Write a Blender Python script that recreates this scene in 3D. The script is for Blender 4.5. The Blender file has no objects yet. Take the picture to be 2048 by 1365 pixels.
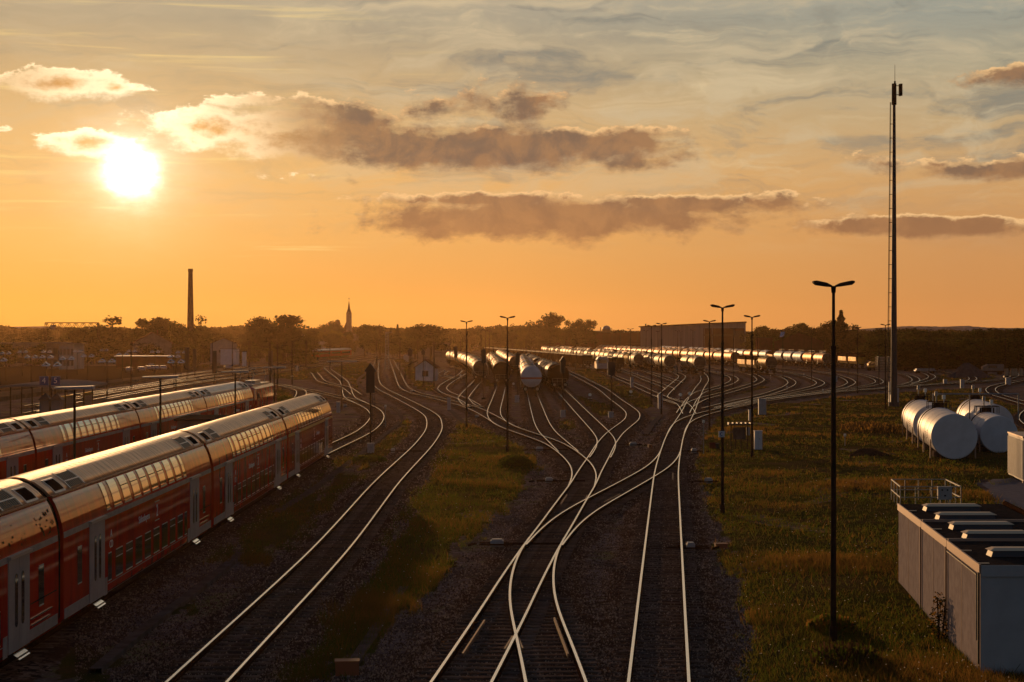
import bpy, math, random
import numpy as np
from mathutils import Vector, kdtree
random.seed(7); RNG = np.random.default_rng(7)
R = math.radians
scene = bpy.context.scene
COL = scene.collection

# ------------------------------------------------------------------ camera
HAZE = 0.000044   # haze density
F = 3600.0      # focal length in photo pixels (photo is 2048 wide)
YH = 675.0      # horizon row
RT = 0.35       # rail top height
HC = 8.95       # camera height
cam = bpy.data.cameras.new("camera"); camo = bpy.data.objects.new("camera", cam); COL.objects.link(camo)
cam.sensor_width = 36.0; cam.lens = F / 2048 * 36.0
cam.clip_start = 0.5; cam.clip_end = 9000
camo.location = (0, 0, HC)
camo.rotation_euler = (R(90) - math.atan((682.5 - YH) / F), 0, 0)
scene.camera = camo
scene.view_settings.view_transform = 'Standard'; scene.view_settings.look = 'None'
scene.view_settings.exposure = 0.0; scene.view_settings.gamma = 1.0
scene.render.engine = 'CYCLES'
cy = scene.cycles
cy.use_denoising = True
cy.sample_clamp_direct = 2.5; cy.sample_clamp_indirect = 2.5; cy.max_bounces = 6; cy.diffuse_bounces = 2; cy.glossy_bounces = 3; cy.transmission_bounces = 3
cy.transparent_max_bounces = 8; cy.volume_bounces = 0; cy.caustics_reflective = False; cy.caustics_refractive = False

SUN_AZ = math.atan2(262 - 1024, F); SUN_EL = math.atan2(YH - 342, math.hypot(F, 762))
SUN = Vector((math.sin(SUN_AZ) * math.cos(SUN_EL), math.cos(SUN_AZ) * math.cos(SUN_EL), math.sin(SUN_EL)))
sl = bpy.data.lights.new("sun", 'SUN'); slo = bpy.data.objects.new("sun", sl); COL.objects.link(slo)
sl.energy = 3.0; sl.angle = R(0.6); sl.color = (1.0, 0.56, 0.24)
slo.rotation_euler = SUN.to_track_quat('Z', 'Y').to_euler(); slo.location = (-40, 100, 60)

# ------------------------------------------------------------------ node helper
def lin(r, g, b):
    f = lambda c: (c / 255 / 12.92) if c / 255 <= 0.04045 else ((c / 255 + 0.055) / 1.055) ** 2.4
    return (f(r), f(g), f(b), 1.0)

class NT:
    def __init__(s, tree): s.t = tree; s.n = tree.nodes; s.l = tree.links
    def new(s, typ, **kw):
        n = s.n.new(typ)
        for k, v in kw.items(): setattr(n, k, v)
        return n
    def put(s, sock, v):
        if v is None: return
        if isinstance(v, bpy.types.NodeSocket): s.l.new(v, sock)
        elif isinstance(v, (tuple, list)):
            v = tuple(v)
            if len(sock.default_value) == 3: v = v[:3]
            elif len(v) == 3: v = v + (1.0,)
            sock.default_value = v
        else: sock.default_value = v
    def m(s, op, a, b=None, c=None, clamp=False):
        n = s.new('ShaderNodeMath', operation=op, use_clamp=clamp)
        s.put(n.inputs[0], a); s.put(n.inputs[1], b)
        if c is not None: s.put(n.inputs[2], c)
        return n.outputs[0]
    def mix(s, f, a, b, mode='MIX'):
        n = s.new('ShaderNodeMix', data_type='RGBA', blend_type=mode); n.clamp_factor = True
        s.put(n.inputs['Factor'], f); s.put(n.inputs[6], a); s.put(n.inputs[7], b)
        return n.outputs[2]
    def noise(s, vec, scale, detail=4, rough=0.55, dist=0.0, col=False):
        n = s.new('ShaderNodeTexNoise'); s.put(n.inputs['Vector'], vec)
        n.inputs['Scale'].default_value = scale; n.inputs['Detail'].default_value = detail
        n.inputs['Roughness'].default_value = rough; n.inputs['Distortion'].default_value = dist
        return n.outputs['Color' if col else 'Fac']
    def rng(s, v, a, b, c=0.0, d=1.0, smooth=True):
        n = s.new('ShaderNodeMapRange', interpolation_type='SMOOTHSTEP' if smooth else 'LINEAR')
        s.put(n.inputs[0], v)
        for i, x in enumerate((a, b, c, d)): n.inputs[i + 1].default_value = x
        return n.outputs[0]
    def ramp(s, v, stops):
        n = s.new('ShaderNodeValToRGB'); s.put(n.inputs[0], v); e = n.color_ramp.elements
        e[0].position, e[0].color = stops[0]; e[1].position, e[1].color = stops[-1]
        for p, c in stops[1:-1]:
            x = e.new(p); x.color = c
        return n.outputs[0]
    def xyz(s, x, y, z=0.0):
        n = s.new('ShaderNodeCombineXYZ'); s.put(n.inputs[0], x); s.put(n.inputs[1], y); s.put(n.inputs[2], z); return n.outputs[0]
    def sep(s, v):
        n = s.new('ShaderNodeSeparateXYZ'); s.put(n.inputs[0], v); return n.outputs

# ------------------------------------------------------------------ world: evening sky with clouds
world = bpy.data.worlds.new("World"); scene.world = world; world.use_nodes = True
wt = NT(world.node_tree); wt.n.clear()
gen = wt.new('ShaderNodeTexCoord').outputs['Generated']
dx, dy, dz = wt.sep(gen)
DEG = 180 / math.pi
az = wt.m('MULTIPLY', wt.m('ARCTAN2', dx, dy), DEG)
el = wt.m('MULTIPLY', wt.m('ARCSINE', dz), DEG)
sk = wt.new('ShaderNodeTexSky', sky_type='NISHITA'); sk.sun_disc = False
sk.sun_elevation = SUN_EL; sk.sun_rotation = SUN_AZ; sk.air_density = 1.2; sk.dust_density = 2.0; sk.ozone_density = 1.5
nish = wt.mix(1.0, sk.outputs[0], (0.068, 0.065, 0.077, 1), 'MULTIPLY')
E = lambda py: (YH - py) / 62.8
def eramp(rows):          # rows: (photo row, r, g, b) -> ramp over elevation 0..30 deg
    return wt.ramp(wt.m('DIVIDE', el, 30.0), [(max(0.0, E(p) / 30), lin(r, g, b)) for p, r, g, b in rows])
left = eramp([(675, 244, 160, 62), (600, 250, 172, 72), (480, 250, 185, 98), (360, 242, 188, 114), (250, 226, 180, 118), (150, 204, 170, 122), (50, 182, 162, 130), (-140, 200, 182, 155), (-330, 120, 116, 112), (-800, 48, 52, 62)])
right = eramp([(675, 212, 142, 80), (600, 206, 142, 82), (480, 204, 148, 92), (360, 206, 160, 106), (250, 192, 164, 122), (150, 174, 162, 134), (50, 156, 156, 142), (-140, 192, 182, 160), (-330, 112, 112, 112), (-800, 46, 51, 62)])
base = wt.mix(wt.rng(az, -16, 14, 0, 1, False), left, right)
# large soft variation and thin cirrus streaks
ae = wt.xyz(az, el)
st = wt.new('ShaderNodeMapping'); wt.put(st.inputs[0], ae); st.inputs['Rotation'].default_value = (0, 0, R(9)); st.inputs['Scale'].default_value = (0.045, 0.36, 1)
warp = wt.noise(ae, 0.22, 4, 0.6, 0, True)
vm = wt.new('ShaderNodeVectorMath', operation='MULTIPLY_ADD'); wt.put(vm.inputs[0], warp); vm.inputs[1].default_value = (0.6, 0.45, 0); wt.put(vm.inputs[2], st.outputs[0])
cir = wt.noise(vm.outputs[0], 2.6, 7, 0.62, 0.6)
hi = wt.rng(el, 2.0, 7.0)
rt_ = wt.rng(az, -12, 1, 0.35, 1.0)
cw = wt.m('MULTIPLY', hi, rt_)
base = wt.mix(wt.m('MULTIPLY', wt.rng(cir, 0.52, 0.74), wt.m('MULTIPLY', cw, 0.7)), base, lin(226, 202, 158))
base = wt.mix(wt.m('MULTIPLY', wt.rng(cir, 0.50, 0.30), wt.m('MULTIPLY', cw, 0.75)), base, lin(122, 124, 116))
vl = wt.new('ShaderNodeMapping'); wt.put(vl.inputs[0], ae); vl.inputs['Rotation'].default_value = (0, 0, R(-14)); vl.inputs['Scale'].default_value = (0.07, 0.26, 1); vl.inputs['Location'].default_value = (3.1, 1.7, 0)
vm2 = wt.new('ShaderNodeVectorMath', operation='MULTIPLY_ADD'); wt.put(vm2.inputs[0], warp); vm2.inputs[1].default_value = (0.3, 0.35, 0); wt.put(vm2.inputs[2], vl.outputs[0])
veil = wt.noise(vm2.outputs[0], 3.4, 9, 0.60, 0.9)
base = wt.mix(wt.m('MULTIPLY', wt.rng(veil, 0.44, 0.66), wt.m('MULTIPLY', cw, 0.60)), base, lin(206, 186, 150))
base = wt.mix(wt.m('MULTIPLY', wt.rng(veil, 0.46, 0.30), wt.m('MULTIPLY', cw, 0.45)), base, lin(140, 136, 122))
low = wt.new('ShaderNodeMapping'); wt.put(low.inputs[0], ae); low.inputs['Scale'].default_value = (0.05, 1.1, 1); low.inputs['Rotation'].default_value = (0, 0, R(-2))
strk = wt.noise(low.outputs[0], 2.2, 5, 0.6, 0.4)
base = wt.mix(wt.m('MULTIPLY', wt.rng(strk, 0.56, 0.75), wt.m('MULTIPLY', wt.rng(az, 0, -9), wt.m('MULTIPLY', wt.rng(el, 1.5, 3.0), 0.55))), base, lin(255, 222, 140))

def dist2(cx, cyy, a, b, A, Ee):
    u = wt.m('DIVIDE', wt.m('SUBTRACT', A, (cx - 1024) / 62.8), a / 62.8)
    v = wt.m('DIVIDE', wt.m('SUBTRACT', Ee, (YH - cyy) / 62.8), b / 62.8)
    return wt.m('SQRT', wt.m('ADD', wt.m('MULTIPLY', u, u), wt.m('MULTIPLY', v, v)))
CL = [(140, 186, 150, 34, 1.0), (250, 190, 70, 20, .8), (470, 262, 190, 48, 1.0), (600, 280, 200, 44, 1.0), (700, 248, 120, 40, .9), (500, 212, 80, 24, .7),
      (900, 296, 360, 52, 1.25), (1140, 296, 240, 50, 1.25), (1010, 208, 130, 40, .75), (840, 222, 60, 26, .5), (1370, 312, 60, 18, .5),
      (1080, 438, 480, 50, 1.25), (960, 402, 300, 20, .8), (1400, 412, 230, 26, 1.1), (1820, 458, 320, 24, 1.15), (1990, 352, 190, 22, 1.0), (2020, 172, 140, 26, .8),
      (185, 296, 95, 24, .9), (1240, 330, 120, 20, .6), (1860, 340, 140, 20, .45), (20, 276, 30, 9, .5), (650, 358, 90, 16, .4)]
cn1 = wt.noise(ae, 0.75, 8, 0.62, 0.35)
def field(offx, offy):
    A = wt.m('ADD', az, offx) if offx else az
    Ee = wt.m('ADD', el, offy) if offy else el
    vec = wt.xyz(A, wt.m('MULTIPLY', Ee, 1.7))
    n = wt.noise(vec, 0.66, 11, 0.63, 0.12)
    n2 = wt.noise(vec, 0.20, 3, 0.5, 0.0)
    g = None
    for (cx, cyy, a, b, k) in CL:
        d = wt.m('MULTIPLY', wt.m('SUBTRACT', 1.0, dist2(cx, cyy, a, b, A, Ee)), k)
        g = d if g is None else wt.m('SMOOTH_MAX', g, d, 0.12)
    g = wt.m('ADD', wt.m('MAXIMUM', g, -1.2), wt.m('MULTIPLY', wt.m('SUBTRACT', n, 0.5), 2.3))
    return wt.m('ADD', g, wt.m('MULTIPLY', wt.m('SUBTRACT', n2, 0.5), 0.8))
F0 = field(0, 0); F1 = field(-0.10, 0.26)
sd = wt.new('ShaderNodeVectorMath', operation='DOT_PRODUCT'); wt.put(sd.inputs[0], gen); sd.inputs[1].default_value = tuple(SUN)
sang = wt.m('MULTIPLY', wt.m('ARCCOSINE', wt.m('MINIMUM', sd.outputs['Value'], 0.9999999)), DEG)
topness = wt.rng(wt.m('SUBTRACT', F0, F1), 0.0, 0.55)
a_soft = wt.rng(F0, -0.10, 0.62); a_hard = wt.rng(F0, 0.0, 0.16)
alpha = wt.m('ADD', wt.m('MULTIPLY', a_soft, wt.m('SUBTRACT', 1.0, topness)), wt.m('MULTIPLY', a_hard, topness))
rim = wt.m('MULTIPLY', topness, wt.rng(F0, 0.50, 0.12))
nearsun = wt.rng(sang, 7.5, 2.0)
brightc = wt.mix(nearsun, lin(244, 196, 136), (1.45, 1.18, 0.74, 1))
darkc = wt.mix(wt.rng(el, 3.0, 6.0), lin(152, 108, 74), lin(116, 95, 80))
darkc = wt.mix(wt.rng(sang, 7.5, 1.5), darkc, lin(236, 166, 80))
darkc = wt.mix(wt.m('MULTIPLY', wt.rng(cn1, 0.38, 0.62), 0.45), darkc, lin(190, 136, 86))
ccol = wt.mix(wt.m('MAXIMUM', rim, wt.m('MULTIPLY', nearsun, wt.rng(F0, 1.1, 0.3))), darkc, brightc)
base = wt.mix(wt.m('MULTIPLY', alpha, 0.92), base, ccol)
# sun and its glow
sang = wt.m('MAXIMUM', wt.m('ADD', sang, wt.m('MULTIPLY', wt.m('SUBTRACT', wt.noise(wt.xyz(az, wt.m('MULTIPLY', el, 2.2)), 1.1, 5, 0.6), 0.5), 0.75)), 0.0)
def gl(s, amp): return wt.m('MULTIPLY', wt.m('EXPONENT', wt.m('MULTIPLY', wt.m('POWER', wt.m('DIVIDE', sang, s), 1.55), -1.0)), amp)
glow = wt.mix(1.0, wt.xyz(wt.m('ADD', gl(0.42, 9.0), wt.m('ADD', gl(1.3, 0.6), gl(5.0, 0.12))),
        wt.m('ADD', gl(0.42, 8.4), wt.m('ADD', gl(1.3, 0.52), gl(5.0, 0.08))),
        wt.m('ADD', gl(0.42, 7.6), wt.m('ADD', gl(1.3, 0.42), gl(5.0, 0.03)))), (0, 0, 0, 1), 'ADD')
base = wt.mix(1.0, base, glow, 'ADD')
fr = wt.m('MULTIPLY', wt.rng(wt.m('ABSOLUTE', wt.m('ADD', az, 4)), 34, 80, 1, 0), wt.rng(el, 18, 50, 1, 0))
skyc = wt.mix(fr, nish, base)
skyc = wt.mix(wt.rng(el, -0.15, -0.6), skyc, (0.02, 0.012, 0.007, 1))
bg = wt.new('ShaderNodeBackground'); wt.put(bg.inputs[0], skyc); bg.inputs[1].default_value = 1.0
wt.l.new(bg.outputs[0], wt.new('ShaderNodeOutputWorld').inputs[0])

# ------------------------------------------------------------------ materials
MATS = {}
def mat(name, c1, rough=0.6, metal=0.0, c2=None, scale=3.0, detail=5, bump=0.0, bscale=None, spec=None, coat=0.0,
        trans=0.0, rnd=0.0, stretch=None, lo=0.35, hi=0.65, ior=None, emit=None):
    m = bpy.data.materials.new(name); m.use_nodes = True; t = NT(m.node_tree)
    p = t.n['Principled BSDF']; MATS[name] = m
    vec = t.new('ShaderNodeTexCoord').outputs['Object']
    if spec is None: spec = 0.0 if rough >= .7 else 0.4
    if stretch:
        mp = t.new('ShaderNodeMapping'); t.put(mp.inputs[0], vec); mp.inputs['Scale'].default_value = stretch; vec2 = mp.outputs[0]
    else: vec2 = vec
    col = c1 + (1.0,)
    if c2:
        f = t.rng(t.noise(vec2, scale, detail, 0.6, 0.2), lo, hi)
        col = t.mix(f, c1 + (1.0,), c2 + (1.0,))
    if rnd:
        oi = t.new('ShaderNodeObjectInfo').outputs['Random']
        h = t.new('ShaderNodeHueSaturation'); t.put(h.inputs['Color'], col)
        t.put(h.inputs['Value'], t.m('ADD', 1 - rnd, t.m('MULTIPLY', oi, 2 * rnd)))
        t.put(h.inputs['Saturation'], t.m('ADD', 1 - rnd * .6, t.m('MULTIPLY', oi, rnd)))
        col = h.outputs[0]
    t.put(p.inputs['Base Color'], col); p.inputs['Roughness'].default_value = rough; p.inputs['Metallic'].default_value = metal
    p.inputs['Specular IOR Level'].default_value = 0.0 if spec <= .2 and rough >= .6 else spec; p.inputs['Coat Weight'].default_value = coat
    p.inputs['Coat Roughness'].default_value = 0.06
    if ior: p.inputs['IOR'].default_value = ior; p.inputs['Coat IOR'].default_value = ior
    if emit: p.inputs['Emission Color'].default_value = emit[0] + (1,); p.inputs['Emission Strength'].default_value = emit[1]
    if bump:
        b = t.new('ShaderNodeBump'); b.inputs['Strength'].default_value = min(1, bump); b.inputs['Distance'].default_value = 0.05
        t.put(b.inputs['Height'], t.noise(vec2, bscale or scale * 4, 4, 0.6)); t.l.new(b.outputs[0], p.inputs['Normal'])
    if trans:
        tr = t.new('ShaderNodeBsdfTranslucent'); t.put(tr.inputs[0], col)
        mx = t.new('ShaderNodeMixShader'); mx.inputs[0].default_value = trans
        t.l.new(p.outputs[0], mx.inputs[1]); t.l.new(tr.outputs[0], mx.inputs[2])
        t.l.new(mx.outputs[0], t.n['Material Output'].inputs[0])
    return m

rail_steel = mat('rail_steel', (0.94, 0.92, 0.90), 0.26, 1.0, (0.98, 0.97, 0.95), 4.0, spec=0.5)
rust = mat('rust', (0.030, 0.014, 0.008), 0.9, 0.0, (0.055, 0.026, 0.015), 6.0, spec=.1)
sleeper_m = mat('sleeper_concrete', (0.10, 0.068, 0.052), 0.8, 0.0, (0.18, 0.125, 0.10), 3.0, rnd=0.3, spec=0.1)
red_paint = mat('red_paint', (0.60, 0.022, 0.006), 0.40, 0.0, (0.38, 0.014, 0.005), 1.3, coat=.7, stretch=(1, 1.2, .25), ior=1.7, bump=0.05, bscale=2.0, spec=0.0)
white_band = mat('grey_band', (0.28, 0.26, 0.27), 0.6, 0.0, (0.20, 0.185, 0.19), 2.0, coat=0.2)
door_m = mat('door_grey', (0.30, 0.28, 0.30), 0.6, 0.0, (0.24, 0.225, 0.24), 1.5, coat=0.2)
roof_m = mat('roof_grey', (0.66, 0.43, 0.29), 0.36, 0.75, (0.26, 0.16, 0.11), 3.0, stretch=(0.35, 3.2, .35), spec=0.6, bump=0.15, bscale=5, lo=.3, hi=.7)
roof_clean = mat('roof_white', (0.62, 0.60, 0.58), 0.35, 0.2, (0.45, 0.43, 0.41), 2.0, stretch=(0.35, 2.2, .35), spec=0.6)
dark_glass = mat('dark_glass', (0.012, 0.010, 0.009), 0.04, 0.0, spec=0.8, ior=2.2, coat=1.0)
black_m = mat('black_rubber', (0.012, 0.011, 0.011), 0.7)
grille_m = mat('grille', (0.02, 0.018, 0.018), 0.5, 0.3)
bogie_m = mat('bogie', (0.035, 0.026, 0.02), 0.8, 0.0, (0.06, 0.04, 0.028), 3.0)
step_m = mat('step_metal', (0.95, 0.93, 0.90), 0.15, 1.0)
white_text = mat('white_lettering', (0.75, 0.72, 0.72), 0.6)
frame_m = mat('window_frame', (0.40, 0.39, 0.40), 0.35, 0.6)
yellow_m = mat('yellow_band', (0.45, 0.28, 0.03), 0.4, coat=.3)
pole_m = mat('dark_pole', (0.030, 0.022, 0.018), 0.75, 0.2, (0.055, 0.034, 0.024), 2.0, spec=.2)
galv = mat('galvanised', (0.30, 0.30, 0.31), 0.4, 0.7, (0.20, 0.20, 0.21), 4.0)
cab_m = mat('cabinet_grey', (0.34, 0.34, 0.36), 0.6, 0.0, (0.28, 0.28, 0.29), 2.0)
tank_white = mat('tank_white', (0.64, 0.62, 0.66), 0.55, 0.0, (0.56, 0.54, 0.57), 0.9, spec=.35)
conc_m = mat('concrete', (0.15, 0.12, 0.105), 0.9, 0.0, (0.09, 0.07, 0.06), 1.5, bump=.3)
plaster = mat('plaster', (0.46, 0.40, 0.37), 0.85, 0.0, (0.36, 0.32, 0.30), 0.7, rnd=.15)
plaster2 = mat('plaster_dark', (0.24, 0.19, 0.17), 0.85, 0.0, (0.18, 0.14, 0.12), 0.7, rnd=.2)
tile_m = mat('roof_tile', (0.17, 0.075, 0.045), 0.7, 0.0, (0.10, 0.05, 0.035), 2.0, rnd=.2)
flatroof = mat('flat_roof', (0.20, 0.18, 0.17), 0.7, 0.0)
winm = mat('house_window', (0.03, 0.028, 0.03), 0.1, spec=.8)
brick_m = mat('chimney_brick', (0.16, 0.075, 0.05), 0.85, 0.0, (0.11, 0.055, 0.04), 1.0)
clad = mat('wall_cladding', (0.21, 0.19, 0.19), 0.6, 0.1, (0.15, 0.14, 0.15), 0.5, stretch=(3, 3, .05))
darkred = mat('dark_red_wall', (0.10, 0.03, 0.028), 0.8, 0.0, (0.07, 0.025, 0.02), .6)
bark = mat('bark', (0.06, 0.04, 0.028), 0.9, 0.0, (0.035, 0.024, 0.018), 3.0)
leaf_a = mat('leaf_a', (0.055, 0.065, 0.018), 0.6, 0.0, (0.085, 0.075, 0.02), 0.4, trans=0.35, rnd=.3, spec=.2)
leaf_b = mat('leaf_b', (0.045, 0.050, 0.016), 0.6, 0.0, (0.030, 0.038, 0.013), 0.4, trans=0.3, rnd=.3, spec=.2)
leaf_c = mat('leaf_conifer', (0.022, 0.032, 0.014), 0.65, 0.0, (0.035, 0.042, 0.018), 0.4, trans=0.15, rnd=.2, spec=.2)
T_rust = mat('tank_rust_brown', (0.66, 0.24, 0.05), 0.55, 0.8, (0.36, 0.13, 0.04), 0.9, rnd=.3, spec=.2, stretch=(1, .6, .4))
T_silver = mat('tank_silver', (0.50, 0.44, 0.32), 0.60, 0.6, (0.22, 0.13, 0.07), 0.8, rnd=.35, spec=.2, stretch=(1, .6, .35), lo=.42, hi=.75)
T_brown = mat('wagon_brown', (0.050, 0.020, 0.012), 0.9, 0.0, (0.03, 0.013, 0.009), 1.0, rnd=.25, spec=.05)
T_yel = mat('wagon_ochre', (0.72, 0.42, 0.10), 0.52, 0.75, (0.30, 0.17, 0.05), 1.0, rnd=.15, spec=.2)
chass = mat('wagon_chassis', (0.035, 0.022, 0.016), 0.85, 0.0, (0.08, 0.045, 0.028), 1.5, spec=.1)
hub_l = mat('buffer_light', (0.42, 0.36, 0.24), 0.5, .2)
orange_b = mat('box_orange', (0.28, 0.08, 0.03), 0.6)
gravel_p = mat('gravel_pile', (0.08, 0.075, 0.078), 0.95, 0.0, (0.055, 0.05, 0.052), 1.0, bump=.6, bscale=3)
wood_m = mat('timber', (0.40, 0.30, 0.21), 0.8, 0.0, (0.28, 0.2, 0.14), 1.2)
car_m = mat('car_paint', (0.20, 0.19, 0.19), 0.2, 0.5, coat=1.0, rnd=.8)
paved_m = mat('paving', (0.035, 0.028, 0.024), 1.0, 0.0, (0.022, 0.018, 0.015), 2.0, spec=.02)
panel_m = mat('garage_panel', (0.42, 0.36, 0.36), 0.85, 0.0, (0.34, 0.29, 0.29), 3.0, bump=.2, bscale=40)
garage_end = mat('garage_end', (0.40, 0.39, 0.41), 0.6, 0.0, (0.35, 0.34, 0.36), 1.0, bump=.1, bscale=30)
fascia_m = mat('fascia_metal', (0.40, 0.25, 0.19), 0.5, 0.2)
trim_m = mat('trim_black', (0.02, 0.018, 0.018), 0.6)
bitumen = mat('bitumen', (0.030, 0.026, 0.025), 0.75, 0.0, (0.055, 0.045, 0.04), 6.0, bump=.6, bscale=20)
sky_w = mat('skylight_sunlit', (0.80, 0.58, 0.38), 0.5, spec=.2)  # warm evening sunlight is put into the cover colour
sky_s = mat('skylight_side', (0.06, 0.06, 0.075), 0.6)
blue_w = mat('sign_white', (0.55, 0.57, 0.62), 0.5)
blue_m = mat('sign_blue', (0.03, 0.06, 0.2), 0.5)
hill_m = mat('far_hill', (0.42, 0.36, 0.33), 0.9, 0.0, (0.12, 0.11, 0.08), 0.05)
weed_m = mat('weed', (0.10, 0.052, 0.03), 0.8, 0.0, (0.06, 0.045, 0.02), 1, trans=.35)
lit_m = mat('lamp_white', (0.8, 0.78, 0.7), 0.3)
platform_m = mat('platform_slab', (0.12, 0.095, 0.075), 0.95, 0.0, (0.08, 0.065, 0.05), 0.8, spec=.05)
pv_m = mat('solar_glass', (0.8, 0.8, 0.82), 0.12, 0.9)
# white gas tank with an orange line
gas = mat('gas_tank_white', (0.56, 0.56, 0.60), 0.5, 0.0, (0.50, 0.49, 0.50), 0.8, spec=.4)
_t = NT(gas.node_tree); _p = _t.n['Principled BSDF']; _z = _t.sep(_t.new('ShaderNodeTexCoord').outputs['Object'])[2]
_b = _t.m('MULTIPLY', _t.m('GREATER_THAN', _z, 2.42), _t.m('LESS_THAN', _z, 2.70))
_t.put(_p.inputs['Base Color'], _t.mix(_b, _p.inputs['Base Color'].links[0].from_socket, (0.42, 0.10, 0.03, 1)))

# ------------------------------------------------------------------ mesh builder
class MB:
    def __init__(s): s.v = []; s.f = []; s.mi = []; s.sm = []
    def add(s, vs, fs, mi=0, sm=False):
        o = len(s.v); s.v += [tuple(v) for v in vs]
        for f in fs: s.f.append(tuple(i + o for i in f)); s.mi.append(mi); s.sm.append(sm)
        return s
    def box(s, x0, x1, y0, y1, z0, z1, mi=0):
        return s.add([(x0, y0, z0), (x1, y0, z0), (x1, y1, z0), (x0, y1, z0), (x0, y0, z1), (x1, y0, z1), (x1, y1, z1), (x0, y1, z1)],
                     [(0, 3, 2, 1), (4, 5, 6, 7), (0, 1, 5, 4), (1, 2, 6, 5), (2, 3, 7, 6), (3, 0, 4, 7)], mi)
    def bar(s, p0, p1, w, h=None, mi=0):
        p0 = Vector(p0); p1 = Vector(p1); d = (p1 - p0).normalized(); h = h or w
        up = Vector((0, 0, 1)) if abs(d.z) < 0.9 else Vector((0, 1, 0))
        a = d.cross(up).normalized() * w / 2; b = a.cross(d).normalized() * h / 2
        vs = [p + sa * a + sb * b for p in (p0, p1) for sa, sb in ((-1, -1), (1, -1), (1, 1), (-1, 1))]
        return s.add(vs, [(0, 3, 2, 1), (4, 5, 6, 7), (0, 1, 5, 4), (1, 2, 6, 5), (2, 3, 7, 6), (3, 0, 4, 7)], mi)
    def cyl(s, p0, p1, r0, r1=None, n=12, mi=0, caps=True, mc=None):
        r1 = r0 if r1 is None else r1
        p0 = Vector(p0); p1 = Vector(p1); d = (p1 - p0).normalized()
        up = Vector((0, 0, 1)) if abs(d.z) < 0.9 else Vector((0, 1, 0))
        a = d.cross(up).normalized(); b = a.cross(d).normalized()
        vs = [p + r * (math.cos(t) * a + math.sin(t) * b) for p, r in ((p0, r0), (p1, r1)) for t in [2 * math.pi * i / n for i in range(n)]]
        s.add(vs, [(i, i + n, (i + 1) % n + n, (i + 1) % n) for i in range(n)], mi, True)
        if caps: s.add(vs[:n], [tuple(range(n))], mi if mc is None else mc); s.add(vs[n:], [tuple(range(n))[::-1]], mi if mc is None else mc)
        return s
    def lathe_y(s, prof, cx, cz, n=20, mi=0):      # prof: (y, r)
        vs = []; k = len(prof)
        for y, r in prof:
            for i in range(n):
                t = 2 * math.pi * i / n; vs.append((cx + r * math.sin(t), y, cz + r * math.cos(t)))
        fs = [(j * n + i, j * n + (i + 1) % n, (j + 1) * n + (i + 1) % n, (j + 1) * n + i) for j in range(k - 1) for i in range(n)]
        s.add(vs, fs, mi, True)
        s.add(vs[:n], [tuple(range(n))[::-1]], mi); s.add(vs[-n:], [tuple(range(n))], mi)
        return s
    def lathe_z(s, prof, cx=0, cy=0, n=16, mi=0):
        vs = [(cx + r * math.cos(2 * math.pi * i / n), cy + r * math.sin(2 * math.pi * i / n), z) for z, r in prof for i in range(n)]
        return s.add(vs, [(j * n + i, j * n + (i + 1) % n, (j + 1) * n + (i + 1) % n, (j + 1) * n + i) for j in range(len(prof) - 1) for i in range(n)], mi, True)
    def prof(s, pts, y0, y1, mi=0, caps=True, sm=False, closed=True):   # pts (x,z) extruded along y
        n = len(pts); vs = [(x, y0, z) for x, z in pts] + [(x, y1, z) for x, z in pts]
        m = n if closed else n - 1
        s.add(vs, [(i, (i + 1) % n, (i + 1) % n + n, i + n) for i in range(m)], mi, sm)
        if caps: s.add(vs[:n], [tuple(range(n))[::-1]], mi); s.add(vs[n:], [tuple(range(n))], mi)
        return s
    def build(s, name, mats, parent=None, loc=None, rz=0.0):
        me = bpy.data.meshes.new(name)
        v = s.v
        me.from_pydata(v, [], s.f)
        for m in (mats if isinstance(mats, (list, tuple)) else [mats]): me.materials.append(m)
        me.polygons.foreach_set('material_index', s.mi); me.polygons.foreach_set('use_smooth', s.sm); me.update()
        o = bpy.data.objects.new(name, me); COL.objects.link(o)
        if parent: o.parent = parent
        if loc: o.location = loc
        if rz: o.rotation_euler = (0, 0, rz)
        return o

def tag(o, label=None, cat=None, group=None, kind=None):
    if label: o['label'] = label
    if cat: o['category'] = cat
    if group: o['group'] = group
    if kind: o['kind'] = kind
    return o
def thing(name, label, cat, loc=(0, 0, 0), rz=0.0, group=None):
    o = bpy.data.objects.new(name, None); COL.objects.link(o); o.location = loc; o.rotation_euler = (0, 0, rz); o.empty_display_size = .5
    return tag(o, label, cat, group)
def kids(o): return KIDS.setdefault(o.name, [])
def copy_tree(o, parent=None):
    c = o.copy(); COL.objects.link(c); c.parent = parent
    for ch in [x for x in o.children]: copy_tree(ch, c)
    return c
def W(px, py, z=RT):
    d = (HC - z) * F / (py - YH); return Vector(((px - 1024) / F * d, d, z))
def WX(px, d, z=0.0): return Vector(((px - 1024) / F * d, d, z))
def HZ(py, d): return HC + (YH - py) / F * d       # height of a thing whose top is at row py when it stands at distance d
ORD = ['first', 'second', 'third', 'fourth', 'fifth', 'sixth', 'seventh', 'eighth', 'ninth', 'tenth', 'eleventh', 'twelfth', 'thirteenth', 'fourteenth', 'fifteenth',
       'sixteenth', 'seventeenth', 'eighteenth', 'nineteenth', 'twentieth', 'twenty-first', 'twenty-second', 'twenty-third', 'twenty-fourth', 'twenty-fifth', 'twenty-sixth', 'twenty-seventh', 'twenty-eighth']

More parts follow.
